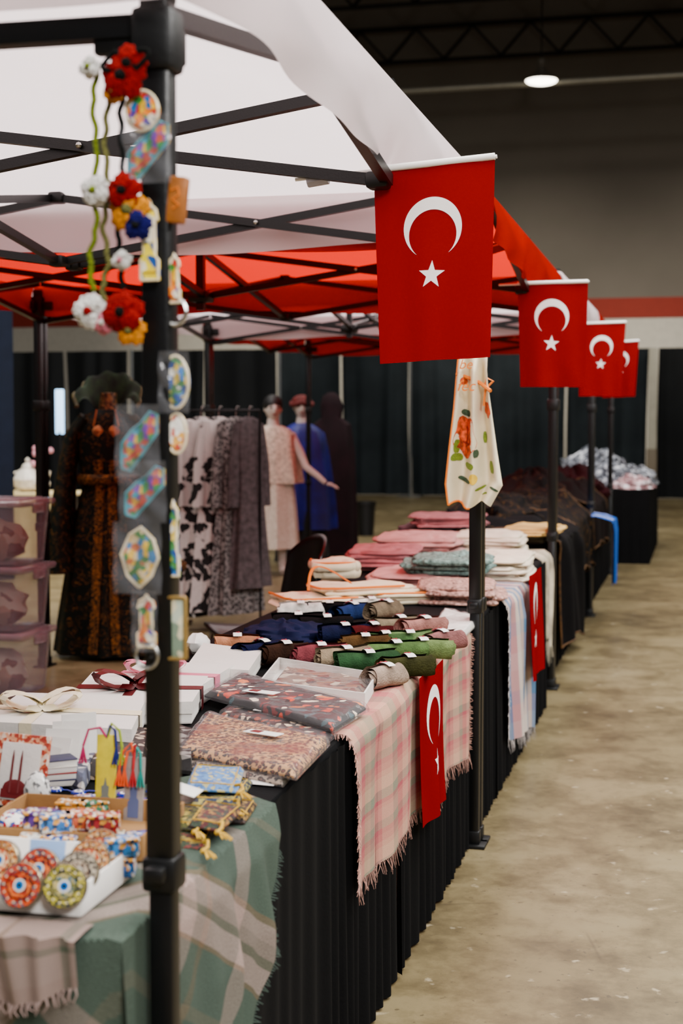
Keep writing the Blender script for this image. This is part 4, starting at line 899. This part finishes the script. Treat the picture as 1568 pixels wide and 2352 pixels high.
for i,(px,py,cc,lb) in enumerate(bx):
    z=ZT+.006+(.03 if i in (3,4,5,6,8) else 0); q=P(px,py,z=z+.014); t=thing('patterned_box',lb,'small box',(q.x,q.y,z),.35+.2*math.sin(i*5),'small patterned boxes near the front leg')
    mt=cells('patterned_box_%d'%i,[cc,(235,230,220),cc,tuple(int(x*.5) for x in cc),(215,150,50)],190,.3)
    MB().box((0,0,.012),(.052,.034,.024),.006).build('base',mt,t); MB().box((0,0,.0265),(.053,.035,.006),.003).build('lid',mt,t)
def trinket(label,px,py,rx,ry,h,mat,egg=False,cat='trinket box'):
    q=P(px,py,z=ZT); t=thing('trinket_box',label,cat,(q.x,q.y,TOP+.006),0,'ceramic trinkets by the left edge')
    if egg:
        MB().ell((0,0,h*.55),rx,ry,h*.5,20,0,None,lambda d,p:Vector((p.x*(1-.18*d.z),p.y*(1-.18*d.z),p.z))).build('egg',mat,t)
        MB().lathe([(rx*.6,0),(rx*.7,.004),(rx*.35,.012),(rx*.5,.02)],n=20).build('stand',M('antique_gold',(190,165,110)),t)
    else:
        MB().lathe([(rx*.9,0),(rx,.004),(rx,h*.45),(rx*1.02,h*.5)],n=28,sy=ry/rx).build('base',M('antique_gold',(190,165,110)),t)
        MB().lathe([(rx*1.03,h*.5),(rx*1.03,h*.62),(rx*.85,h*.85),(rx*.4,h*.98),(.001,h)],n=28,sy=ry/rx).build('lid',mat,t)
WM=cells('white_red_mosaic',[(240,236,230),(240,236,230),(170,16,30),(240,236,230),(24,74,150)],190,.25)
BM=cells('blue_white_mosaic',[(34,74,170),(230,230,235),(18,36,120),(190,90,60)],190,.25)
trinket('round white mosaic trinket box with gold base',36,1905,.034,.034,.036,WM)
trinket('white painted ceramic egg on a stand',86,1848,.024,.024,.062,cells('white_glaze_deco',[(232,230,226),(232,230,226),(110,110,110),(225,225,220)],160,.25),True,'ceramic egg')
trinket('oval blue mosaic trinket box left of the yellow bookmark',158,1862,.038,.026,.026,BM)
trinket('small round blue mosaic dish behind the oval one',200,1848,.03,.022,.022,BM)
trinket('small round red mosaic trinket box beside the grey bookmark',345,1862,.022,.022,.024,cells('red_gold_mosaic',[(150,20,20),(220,170,80),(240,230,210),(100,14,14)],190,.25))
EB=[M('eye_bead_blue',(10,40,150),.15,0,0,8,60,0,.6),M('eye_bead_white',(235,235,230),.15,0,0,8,60,0,.6),M('eye_bead_pupil',(6,10,20),.15,0,0,8,60,0,.6)]
for (px,py,yw) in ((128,1812,0),(285,1822,.4),(318,1836,.9),(262,1838,1.5),(372,1846,.2),(180,1818,.7),(350,1815,2)):
    q=P(px,py,z=ZT+.004); t=thing('eye_bead_charm','small blue glass eye bead lying among the trinkets beside the near leg','charm',(q.x,q.y,TOP+.010),yw,'blue eye bead charms')
    mb=MB(); mb.lathe([(.012,0),(.014,.002),(.012,.005)],n=20,mi=0); mb.lathe([(.008,.005),(.0075,.0058)],n=16,mi=1); mb.lathe([(.0035,.0058),(.003,.0064)],n=12,mi=2); mb.build('glass_bead',EB,t)
    MB().tube([(.012,0,.003),(.022,.004,.002),(.034,-.002,.001)],.0012,5).build('cord',EB[0],t)
t=thing('tile_picture','terracotta-bordered tile picture of a mosque with minarets','tile picture',P(38,1850,z=TOP+.006),0,rot=(-.25,0,-.15))
MB().box((0,.0,.062),(.110,.008,.130),.002).build('border',cells('terracotta_border',[(184,76,44),(220,150,112),(160,46,28),(228,200,180)],150,.5),t)
MB().box((0,-.004,.06),(.082,.006,.102),.001).build('tile',M('white_tile',(230,222,216),.4,0,.04),t)
mb=MB()
for x in (-.014,.004): mb.tube([(x,-.0085,.022),(x,-.0085,.085),(x,-.0085,.098)],[.0026,.0020,.0004],6)
mb.ell((-.004,-.0078,.03),.026,.002,.016,12); mb.box((-.002,-.008,.020),(.06,.002,.016)); mb.build('mosque_print',M('maroon_print',(110,20,25)),t)
def bookmark(label,px,py,w,h,mat,prt,yaw,tass):
    q=P(px,py,z=ZT); t=thing('bookmark',label,'bookmark',(q.x,q.y,TOP+.007),0,'tall souvenir bookmarks',rot=(-.12,0,yaw))
    MB().box((0,0,h/2),(w,.004,h),.0012).build('board',mat,t)
    mb=MB(); mb.prism([(-.010,0),(.010,0),(.010,.03),(.006,.034),(.007,.05),(.003,.052),(0,.066),(-.003,.052),(-.007,.05),(-.006,.034),(-.010,.03)],.0,.0008,0,lambda v:Vector((v.x,-.0022-v.z,v.y+.012))); mb.build('tower_print',prt,t)
    for k,(mt,dx) in enumerate(tass):
        mb=MB(); mb.tube([(0,0,h-.006),(dx*.3,-.004,h+.012+.004*k),(dx*.8,-.006,h+.008),(dx,-.008,h-.02)],.0024,6); 
        for j in range(6): mb.tube([(dx,-.008,h-.02),(dx+.007*math.cos(j),-.008+.004*math.sin(j),h-.05)],.0015,4)
        mb.build('tassel',mt,t)
GREYP=M('grey_print',(110,116,110),.7,0,0,8,60,0)
bookmark('tall yellow bookmark printed with a tower and tulips',240,1885,.036,.150,M('yellow_board',(222,204,26),.5,0,.08,60),GREYP,.05,[(M('pink_tassel',(190,20,96),.8),-.04),(M('navy_tassel',(14,30,110),.8),.02),(M('lime_tassel',(140,160,20),.8),.03)])
bookmark('grey tower bookmark with orange tassels next to the near leg',305,1890,.036,.115,M('grey_board',(150,140,136),.5,0,.1,60),M('slate_print',(80,90,130),.7,0,0,8,60,0),-.05,[(M('orange_tassel',(228,80,4),.8),-.016),(M('teal_tassel',(4,126,116),.8),.014),(M('red_tassel',(176,10,26),.8),.0),(M('orange_tassel',(232,90,14),.8),-.026)])
mb=MB()
q=P(100,1735,z=TOP+.05)
for k in range(5):
    mb.box((q.x+.01*k,q.y+.02*k,TOP+.03+.012*k),(.07,.002,.08),0,Matrix.Rotation(.3*k-.5,3,'Z')@Matrix.Rotation(-.5+.1*k,3,'X'))
solo('paper_bundle',mb,WPAPER,'bundle of white papers behind the tile picture','papers')
for k,(cc,lb) in enumerate([((14,24,70),'navy booklet at the bottom of the little stack'),((130,12,16),'red booklet in the middle of the little stack'),((230,225,215),'white booklet near the top of the little stack'),((10,18,60),'dark blue booklet on top of the little stack')]):
    q=P(128,1795,z=TOP+.01); t=thing('booklet',lb,'booklet',(q.x,q.y,TOP+.006+k*.0125),.5+.07*k,'little stack of booklets')
    MB().box((0,0,.006),(.07,.05,.012),.001).build('pages',WPAPER,t); MB().box((0,0,.0115),(.073,.053,.0016),.0004).build('cover',M('booklet_cover_%d'%k,cc,.5),t)
SC=[('folded grey-blue printed neck scarf behind the yellow bookmark',[(130,1800),(190,1820),(260,1700),(195,1690)],cells('bluegrey_print',[(100,106,130),(190,185,180),(36,36,54)],40,.7,(86,90,106),.4,1.5)),
    ('folded dark brown snakeskin print scarf left of the near leg',[(200,1790),(330,1800),(345,1700),(235,1690)],cells('snakeskin',[(70,44,32),(170,150,130),(24,16,14)],60,.6,(20,13,11),.4,1.2)),
    ('folded charcoal print scarf at the right of the near leg',[(400,1775),(440,1780),(445,1700),(398,1690)],cells('charcoal_print',[(26,26,26),(120,115,110),(12,12,12)],60,.6))]
for lb,p4,mt in SC:
    c=quad(p4,TOP); O=center(c,TOP); t=thing('folded_scarf',lb,'folded scarf',O,0,'folded print scarves near the front leg'); slab([Vector((q.x-O.x,q.y-O.y,0)) for q in c],0,.03,18,18,1,3,.004).build('cloth',mt,t)
def tass(mb,p,d,n=9,ln=.035,sd=0):
    rnd=random.Random(sd); p=Vector(p); d=Vector(d).normalized()
    for k in range(n):
        e=p+d*ln*rnd.uniform(.8,1.1)+Vector((rnd.uniform(-.008,.008),rnd.uniform(-.008,.008),-.001)); mb.tube([p,(p+e)/2+Vector((0,0,.004)),e],.0014,4)
    mb.ell(p,.005,.005,.005,8)
GOLD=M('gold_cord',(190,150,30),.6,.1,.15,100)
def pouch(label,px4,z,mat,corner,sd):
    c=quad(px4,z); O=center(c,z); t=thing('embroidered_pouch',label,'pouch',O,0,'small embroidered pouches at the table edge'); p=[Vector((q.x-O.x,q.y-O.y,0)) for q in c]
    slab(p,0,.010,16,16,1,sd,.002).build('pouch_body',mat,t)
    mb=MB(); pts=[q*.82+Vector((0,0,.0115)) for q in p]; pts.append(pts[0]); mb.tube(pts,.0012,5); mb.build('braid',GOLD,t)
    mb=MB(); e=p[corner]; mb.tube([e*.9+Vector((0,0,.012)),e*1.1+Vector((.0,.01,.016)),e*1.25+Vector((0,.0,.012)),e*1.2+Vector((0,-.02,.010))],.003,6); tass(mb,e*1.2+Vector((0,-.02,.010)),(.6,-.6,0),9,.035,sd); mb.build('tassel',GOLD,t)
def pm(n,cols,s=150): return cells('pouch_'+n,cols,s,.6,None,.35,.8)
pouch('green and gold pouch at the bottom of the pouch pile',[(402,1948),(470,1955),(498,1900),(404,1895)],TOP+.006,pm('green',[(26,46,18),(136,116,36),(14,22,11),(96,20,12)]),1,1)
pouch('olive pouch lying left of the dark red one beside the near leg',[(404,1905),(452,1912),(480,1862),(410,1858)],TOP+.018,pm('olive',[(70,74,26),(160,140,56),(30,34,12)]),1,7)
pouch('dark red and gold pouch under the blue one',[(432,1900),(505,1912),(562,1862),(470,1850)],TOP+.030,pm('red',[(68,7,10),(140,98,36),(22,8,8),(26,46,26)]),1,2)
pouch('brown embroidered pouch at the right of the pouch pile',[(490,1890),(562,1893),(590,1850),(520,1842)],TOP+.007,pm('brown',[(48,24,12),(140,108,46),(22,11,8)]),0,3)
pouch('teal embroidered pouch beneath the light blue pouch',[(440,1850),(540,1858),(580,1800),(480,1790)],TOP+.022,pm('teal',[(11,40,66),(140,130,56),(7,15,32)]),1,4)
pouch('light blue embroidered pouch on top of the pile',[(425,1815),(545,1822),(560,1772),(445,1765)],TOP+.038,pm('blue',[(66,116,166),(44,90,146),(170,160,104),(80,126,180)]),1,5)
c=quad([(560,1798),(628,1804),(650,1772),(590,1768)],TOP+.001); O=center(c,TOP); t=thing('paper_sheet','white paper sheet under the leopard scarf bag','paper',O); slab([Vector((q.x-O.x,q.y-O.y,0)) for q in c],0,.002,4,4,1,0,0).build('sheet',WPAPER,t)
c=quad([(402,1850),(440,1860),(452,1805),(410,1795)],TOP+.05); O=center(c,TOP+.05); t=thing('folded_leaflet','white leaflet standing beside the near leg','leaflet',(O.x,O.y,TOP+.048),0); MB().box((0,0,.012),(.05,.05,.002),.0005,Matrix.Rotation(.25,3,'Y')).build('sheet',WPAPER,t)
# ---------------------------------------------------------------- background
BINM=film('lilac_bin_plastic',(156,144,158),.32,.2,5,.3,.8)
BINL=film('lilac_bin_lid_plastic',(156,130,142),.5,.2,5,.3,.8)
for k in range(3):
    x1,y0=-3.38,6.95; z0=k*.345; t=thing('storage_bin','lilac plastic storage bin, '+['bottom of the stack by the left edge','middle of the stack by the left edge','top of the stack by the left edge'][k],'storage bin',(x1-.30,y0+.2,z0),0,'stack of storage bins')
    mb=MB()
    def wall(u,v):
        a=2*PI*u; ca,sa=math.cos(a),math.sin(a); e=.2; f=.9+.1*v
        return (math.copysign(abs(ca)**e,ca)*.29*f,math.copysign(abs(sa)**e,sa)*.2*f,.002+v*.30)
    mb.grid(wall,64,4); mb.box((0,0,.006),(.5,.34,.006),.002); mb.build('tub',BINM,t)
    mb=MB(); mb.box((0,0,.318),(.61,.43,.035),.014); mb.box((0,0,.336),(.5,.33,.012),.006); lid=mb.build('lid',BINL,t)
    mb=MB(); mb.box((.305,0,.29),(.018,.14,.05),.006); mb.build('handle',BINL,lid)
    mb=MB(); mb.ell((0,0,.11),.22,.15,.12,22,0,None,lambda d,p:p*(1+.3*noise.noise(d*3+Vector((k,0,0))))); mb.build('contents',cells('bin_contents_%d'%k,[(170,130,110),(120,70,60),(90,90,80),(200,184,168)],9,.9,None,.3,1.5),t)
q=P(40,1128,z=.74); 
t=thing('side_table','cream-clothed side table far left behind the bins','table',(q.x-.3,q.y,0))
mb=MB(); mb.box((0,0,.72),(1.9,.7,.03),.01); mb.grid(lambda u,v:((u-.5)*1.92,-.36-.02*math.sin(u*60)*v,.735-v*.7),80,4); mb.build('cloth',M('cream_table_cloth',(212,190,136),.8,0,.08),t)
for sx in (-.8,.8):
    for sy in (-.25,.25): MB().tube([(sx,sy,0),(sx,sy,.7)],.015,6).build('leg',STEEL,t)
PORC=M('porcelain',(222,214,200),.3,0,.15,30)
for k,(px,s,lb) in enumerate([(64,1.0,'white porcelain teapot on the cream side table'),(10,.8,'small porcelain jar at the left of the cream side table'),(92,.7,'small porcelain cup right of the teapot')]):
    w=P(px,1105,y=q.y); t=thing('teapot' if k==0 else 'porcelain_jar',lb,'teapot' if k==0 else 'jar',(w.x,q.y,.737),0,'porcelain on the cream side table')
    MB().lathe([(.06*s,0),(.12*s,.04*s),(.14*s,.12*s),(.10*s,.20*s),(.05*s,.23*s)],n=20).build('pot_body',PORC,t)
    MB().lathe([(.06*s,.23*s),(.05*s,.26*s),(.015*s,.28*s),(.025*s,.31*s),(.001,.33*s)],n=16).build('lid',PORC,t)
    if k==0:
        MB().tube([(.13,0,.08),(.2,0,.12),(.23,0,.2)],[.025,.018,.012],8).build('spout',PORC,t); MB().tube([(-.13,0,.06),(-.2,0,.1),(-.19,0,.17),(-.1,0,.19)],.012,8).build('handle',PORC,t)
w=P(100,1010,y=q.y); mb=MB()
for k in range(14): mb.ell((w.x+random.uniform(-.12,.05),q.y+random.uniform(-.05,.05),1.06+random.uniform(-.06,.1)),.03,.03,.03,8)
mb.tube([(w.x-.03,q.y,.75),(w.x-.03,q.y,1.05)],.012,6); solo('flower_sprig',mb,M('pale_pink_petals',(214,150,162),.8,0,.1),'pale pink flower sprig on the cream side table','flowers')
w=P(137,940,y=15.5); t=thing('display_screen','lit pale blue screen on a stand behind the green kaftan','screen',(w.x,15.5,0))
MB().box((0,0,1.52),(.10,.03,.50),.01).build('panel',M('screen_glow',(170,215,255),.4,0,0,8,60,0,.4,0,3),t); MB().tube([(0,0,.02),(0,0,1.3)],.02,8).build('pole',BLACKP,t); MB().lathe([(.2,0),(.2,.015),(.03,.03)],n=20).build('base',BLACKP,t)
w=P(840,1230,z=0); t=thing('trash_can','black round trash can on the floor beyond the mannequins','trash can',(w.x,w.y,0))
MB().lathe([(.095,0),(.12,.40),(.128,.40),(.128,.42),(.118,.42),(.10,.05)],n=24).build('bin_body',BLACKP,t); MB().lathe([(.127,.37),(.13,.40)],n=24).build('rim',BLACKP,t)
CHB=M('black_chair_shell',(10,10,11),.3,0,.05,20,100,.03,.5)
t=thing('chair','black moulded chair behind the apron pile','chair',(-2.00,6.60,0),math.radians(125))
def bk(u,v):
    a=(u-.5)*2.0; w_=2*u-1
    return (.27*math.sin(a)*(1-.05*v),-.24-.07*v+.20*(1-math.cos(a)),.44+(.46-.10*w_*w_)*v)
mb=MB(); mb.grid(bk,20,12); o=mb.build('backrest',CHB,t); sm=o.modifiers.new('s','SOLIDIFY'); sm.thickness=.012
mb=MB(); mb.grid(lambda u,v:((u-.5)*.44,(v-.5)*.42,.45+.03*(2*u-1)**2-.02*math.sin(v*PI)),12,12); o=mb.build('seat',CHB,t); sm=o.modifiers.new('s','SOLIDIFY'); sm.thickness=.014
for sx in (-1,1):
    for sy in (-1,1): MB().tube([(sx*.19,sy*.18,.45),(sx*.23,sy*.23,0)],.011,8).build('leg',STEEL,t)
# ---------------------------------------------------------------- mannequins & rack
SKIN=M('mannequin_skin',(196,182,174),.5,0,.03,6,40,.02)
def headm(parent,z,mat,hair=None,hat=None,feat=True):
    root=MB()
    def hf(d,p):
        k=1.0
        if d.z<-.1: k=1-.22*abs(d.z)
        q=Vector((p.x*k,p.y*k,p.z)); 
        if d.y<-.8 and abs(d.x)<.25 and -.35<d.z<.15: q.y-=.018
        return q
    root.ell((0,-.005,z+.11),.075,.092,.115,24,0,None,hf); root.tube([(0,.01,z-.06),(0,.005,z+.03)],[.06,.05],14)
    for s in (-1,1): root.ell((s*.076,.005,z+.11),.01,.018,.028,8)
    h=root.build('head',mat,parent)
    if feat:
        for s in (-1,1):
            mb=MB(); mb.ell((s*.03,-.088,z+.125),.018,.007,.010,10); mb.tube([(s*.012,-.092,z+.145),(s*.045,-.082,z+.148)],.004,5); mb.build('eye',BLACKP,h)
        mb=MB(); mb.ell((0,-.083,z+.06),.022,.007,.008,10); mb.build('mouth',M('lip_red',(130,30,30),.4,0,0),h)
    if hair: MB().ell((0,.016,z+.152),.092,.106,.094,20).build('hair',hair,h)
    if hat:
        mb=MB(); mb.ell((0,.0,z+.17),.10,.10,.07,20); mb.tube([(.1*math.cos(a),.1*math.sin(a),z+.15+.01*math.sin(3*a)) for a in [2*PI*k/20 for k in range(21)]],.025,8); mb.build('turban',hat,h)
    return h
def hand(mb,p,d,s=1,mi=0):
    p=Vector(p); d=Vector(d).normalized(); side=d.cross(Vector((0,0,1))).normalized()
    mb.ell(p+d*.045,.03,.03,.016,12,mi)
    for k in range(4):
        o=side*(k-1.5)*.016; ln=(.06,.07,.075,.06)[k]
        b=p+d*.06+o; mb.tube([b,b+d*ln*.6+o*.2,b+d*ln+Vector((0,0,-.012))+o*.3],[.008,.0075,.005],6,mi)
    b=p+d*.02-side*.028*s; mb.tube([b,b-side*.02*s+d*.025,b-side*.026*s+d*.045],[.009,.008,.006],6,mi)
q=P(243,1508,z=0)
t=thing('mannequin','headless mannequin in a black and gold kaftan with green ruffled collar','mannequin',(q.x+.02,q.y+.03,0),.25)
KAF=damask('green_gold_kaftan',(7,13,8),(96,62,16),11,.56,.65,.012)
KAT=damask('gold_brocade_trim',(20,18,8),(124,80,26),26,.5,.6,.05)
rings=[(1.50,0,0,.07,.06),(1.46,0,0,.16,.09),(1.40,0,0,.21,.11),(1.28,0,0,.20,.12),(1.15,0,0,.175,.12),(1.02,0,0,.165,.12),(.92,0,0,.19,.14),(.75,0,0,.23,.17),(.5,0,0,.27,.19),(.25,0,0,.31,.22),(.03,0,0,.34,.25)]
MB().loft(rings,56,.05,7).build('gown',KAF,t)
for s in (-1,1):
    mb=MB(); mb.tube([(s*.13,0,1.45),(s*.21,0,1.34),(s*.25,-.01,1.15),(s*.27,-.02,.95),(s*.29,-.02,.75),(s*.28,-.02,.52)],[.09,.10,.105,.13,.16,.18],18,0,True,.55); sl=mb.build('sleeve',KAF,t)
    mb=MB(); mb.tube([(s*.28+.165*math.cos(a),-.02+.095*math.sin(a),.55+.02*math.sin(a*2)) for a in [2*PI*k/24 for k in range(25)]],.026,6); mb.build('cuff_braid',KAT,sl)
    mb=MB(); mb.tube([(s*.05,-.125,1.2),(s*.035,-.122,1.05),(s*.04,-.15,.9),(s*.045,-.18,.7),(s*.05,-.20,.5),(s*.06,-.23,.25),(s*.07,-.26,.05)],.030,6,0,True,.4); mb.build('front_braid',KAT,t)
mb=MB()
def coll(u,v):
    a=PI*.5+(u-.5)*4.1; back=.5+.5*math.sin(a); rf=1+.05*math.sin(u*38)*v
    return ((.075+.125*v)*math.cos(a)*rf,(.07+.09*v)*math.sin(a)*rf,1.49+(.06+.22*back)*math.sin(v*1.9)-.10*v*v*(1-.4*back)+.012*math.sin(u*38)*v)
mb.grid(coll,120,10); o=mb.build('ruffled_collar',M('green_tulle',(18,38,14),.85,0,.6,18),t)
mb=MB(); mb.tube([coll(k/60,1) for k in range(61)],.012,6); mb.build('collar_edging',M('gold_green_braid',(76,66,20),.7,.1,.7,50),o)
MB().lathe([(.062,1.48),(.052,1.56),(.050,1.60),(.0,1.605)],n=18).build('neck_form',cells('bronze_beads',[(84,60,30),(120,90,50),(40,28,18)],60,.4),t)
mb=MB()
for s in (-1,1): mb.ell((s*.04,-.098,1.37),.045,.018,.040,14); mb.tube([(s*.075,-.10,1.40),(s*.055,-.10,1.50)],.005,6)
mb.prism([(-.06,1.36),(.06,1.36),(0,1.27)],.095,.112,0,lambda v:Vector((v.x,-v.z,v.y))); mb.build('bodice',cells('orange_gold_brocade',[(170,92,38),(120,66,28),(190,130,70)],50,.6),t)
mb=MB(); mb.tube([(.175*math.cos(a),.13*math.sin(a),1.08) for a in [2*PI*k/24 for k in range(25)]],.026,8,0,True,1.3); mb.build('belt',KAT,t)
q=P(628,1320,z=0)
t=thing('mannequin','dark-haired mannequin in a pale lace dress with one arm held out','mannequin',(q.x,q.y,0),.45)
LACE=damask('beige_lace',(188,174,158),(206,194,180),14,.5,.8,.05)
MB().loft([(1.38,0,0,.08,.06),(1.34,0,0,.17,.09),(1.22,0,0,.17,.11),(1.05,0,0,.15,.11),(.9,0,0,.18,.14),(.6,0,0,.21,.16),(.25,0,0,.23,.18)],44,.08,7).build('dress',LACE,t)
MB().loft([(1.36,0,0,.12,.08),(1.30,0,0,.21,.12),(1.10,0,0,.23,.14),(.85,0,0,.26,.17)],44,.14,5).build('lace_shawl',M('cream_lace_shawl',(204,188,170),.9,0,.3,40,90,.6,.1),t)
headm(t,1.42,SKIN,M('dark_hair',(8,6,6),.6))
mb=MB(); mb.tube([(.16,0,1.30),(.24,-.04,1.14),(.29,-.08,1.0),(.38,-.18,.92),(.44,-.24,.86)],[.045,.04,.034,.028,.022],12); hand(mb,(.44,-.24,.86),(.8,-.4,-.3)); mb.build('arm',SKIN,t)
mb=MB(); mb.tube([(-.16,0,1.30),(-.21,0,1.1),(-.22,-.02,.95),(-.20,-.05,.75)],[.045,.04,.034,.022],12); hand(mb,(-.20,-.05,.75),(0.1,-.1,-1)); mb.build('arm',SKIN,t)
for s in (-.08,.08): MB().tube([(s,0,.45),(s,0,.08),(s,-.06,.03)],[.05,.035,.03],10).build('leg',SKIN,t)
q=P(700,1295,z=0)
t=thing('mannequin','mannequin in a royal blue cape over black with a red headwrap','mannequin',(q.x-.03,q.y,0),.3)
MB().loft([(1.40,0,0,.08,.07),(1.36,0,0,.15,.10),(1.30,0,0,.22,.12),(1.15,0,0,.25,.14),(.9,0,0,.28,.16),(.6,0,0,.31,.18),(.35,0,0,.32,.19)],48,.12,6).build('cape',M('royal_blue_satin',(8,12,108),.5,0,.35,6),t)
MB().loft([(1.2,0,0,.16,.11),(.6,0,0,.22,.16),(.03,0,0,.27,.2)],40,.05,8).build('gown',M('black_gown',(6,6,8),.9),t)
headm(t,1.44,SKIN,None,M('red_wrap',(84,10,5),.8,0,.3,30))
q=P(765,1275,z=0)
t=thing('mannequin','mannequin in a dark maroon hooded abaya, rightmost of the group','mannequin',(q.x-.02,q.y,0),.1)
MB().loft([(1.72,0,0,.03,.03),(1.68,0,0,.09,.09),(1.58,0,0,.12,.12),(1.45,0,0,.11,.10),(1.38,0,0,.2,.13),(1.1,0,0,.24,.15),(.7,0,0,.25,.17),(.03,0,0,.27,.2)],48,.06,7).build('abaya',M('dark_maroon_cloth',(20,4,8),.9,0,.3,6,60,.15,.15),t)
ry=9.6
xa=P(418,1100,y=ry).x; xb=P(590,1100,y=ry).x
t=thing('clothes_rack','dark metal clothes rack holding the patterned dresses','clothes rack',((xa+xb)/2,ry,0))
hw=(xb-xa)/2+.02
RK=M('dull_rack_steel',(20,20,22),.4,.4,.05)
mb=MB(); mb.tube([(-hw,0,1.5),(hw,0,1.5)],.008,10); mb.build('rail',RK,t)
for s in (-1,1):
    MB().tube([(s*hw,0,.03),(s*hw,0,1.5)],.009,10).build('upright',RK,t); MB().tube([(s*hw,-.22,.02),(s*hw,.22,.02)],.014,8).build('base_foot',RK,t)
BW=cells('black_white_floral',[(8,8,10),(212,208,204),(10,9,11),(212,208,204),(12,11,13)],10,.8,(206,202,198),.56,3.6)
BG=leopard('black_grey_speckle',(132,128,126),(18,16,16),(100,94,92),46,.0)
dr=[(412,M('black_dress_cloth',(6,6,7),.9),'black dress, leftmost on the clothes rack',.13,.35),(462,BW,'black and white leaf print dress on the clothes rack',.15,.10),(503,BW,'second leaf print dress, right of the first on the rack',.14,.14),(542,BG,'dark grey speckled dress on the clothes rack',.13,.12),(572,M('mauve_grey_dress',(84,76,78),.9,0,.3,30),'mauve-grey dress, rightmost on the clothes rack',.10,.3)]
for j,(px,mt,lb,w_,zb_) in enumerate(dr):
    x=P(px,1100,y=ry).x; d=thing('dress',lb,'dress',(x,ry,0),1.0,'dresses on the clothes rack')
    MB().loft([(1.46,0,0,.03,.02),(1.43,0,0,w_,.035),(1.3,0,0,w_*1.1,.045),(1.0,0,0,w_,.045),(.6,0,0,w_*1.3,.06),(zb_,0,0,w_*1.55,.075)],40,.16,6,0,j).build('dress_cloth',mt,d)
    for s in (-1,1): MB().tube([(s*w_,0,1.41),(s*(w_+.03),0,1.15),(s*(w_+.04),0,.85)],[.03,.045,.05],10,0,True,.5).build('sleeve',mt,d)
    MB().tube([(0,0,1.45),(0,0,1.5),(.01,0,1.53),(.03,0,1.525)],.003,6).build('hanger',STEEL,d)
# ---------------------------------------------------------------- lights
def area(name,loc,tgt,sx,sy,e,col=(1,1,1)):
    l=bpy.data.lights.new(name,'AREA'); l.shape='RECTANGLE'; l.size=sx; l.size_y=sy; l.energy=e; l.color=col
    o=bpy.data.objects.new(name,l); COL.objects.link(o); o.location=loc
    o.rotation_euler=(Vector(tgt)-Vector(loc)).to_track_quat('-Z','Y').to_euler(); return o
area('hall_lights',(-1.5,6,8.5),(-1.5,6,0),12,16,5600,(1,.97,.94))
area('aisle_light',(2.2,-2.0,4.4),(-1,3.2,.8),1.3,1.2,430,(1,.98,.96))
area('side_light',(4.2,5.5,5.0),(-1.0,5.5,.8),1.4,2,420,(1,.97,.94))
area('back_hall_lights',(0,19,8.9),(0,19,0),16,3,850,(1,.94,.85))
for x in (-9,-4,1,6,11):  # unseen spots, added so the back wall fades darker towards the ceiling
    l=bpy.data.lights.new('wall_wash','SPOT'); l.energy=3400; l.spot_size=math.radians(44); l.spot_blend=1; l.shadow_soft_size=.3; l.color=(1,.93,.82)
    o=bpy.data.objects.new('wall_wash',l); COL.objects.link(o); o.location=(x,20.5,6.2); o.rotation_euler=(Vector((x,32,2.6))-Vector(o.location)).to_track_quat('-Z','Y').to_euler()
w=bpy.data.worlds.new('world'); S.world=w; w.use_nodes=True; w.node_tree.nodes['Background'].inputs[0].default_value=(.9,.89,.88,1); w.node_tree.nodes['Background'].inputs[1].default_value=.13
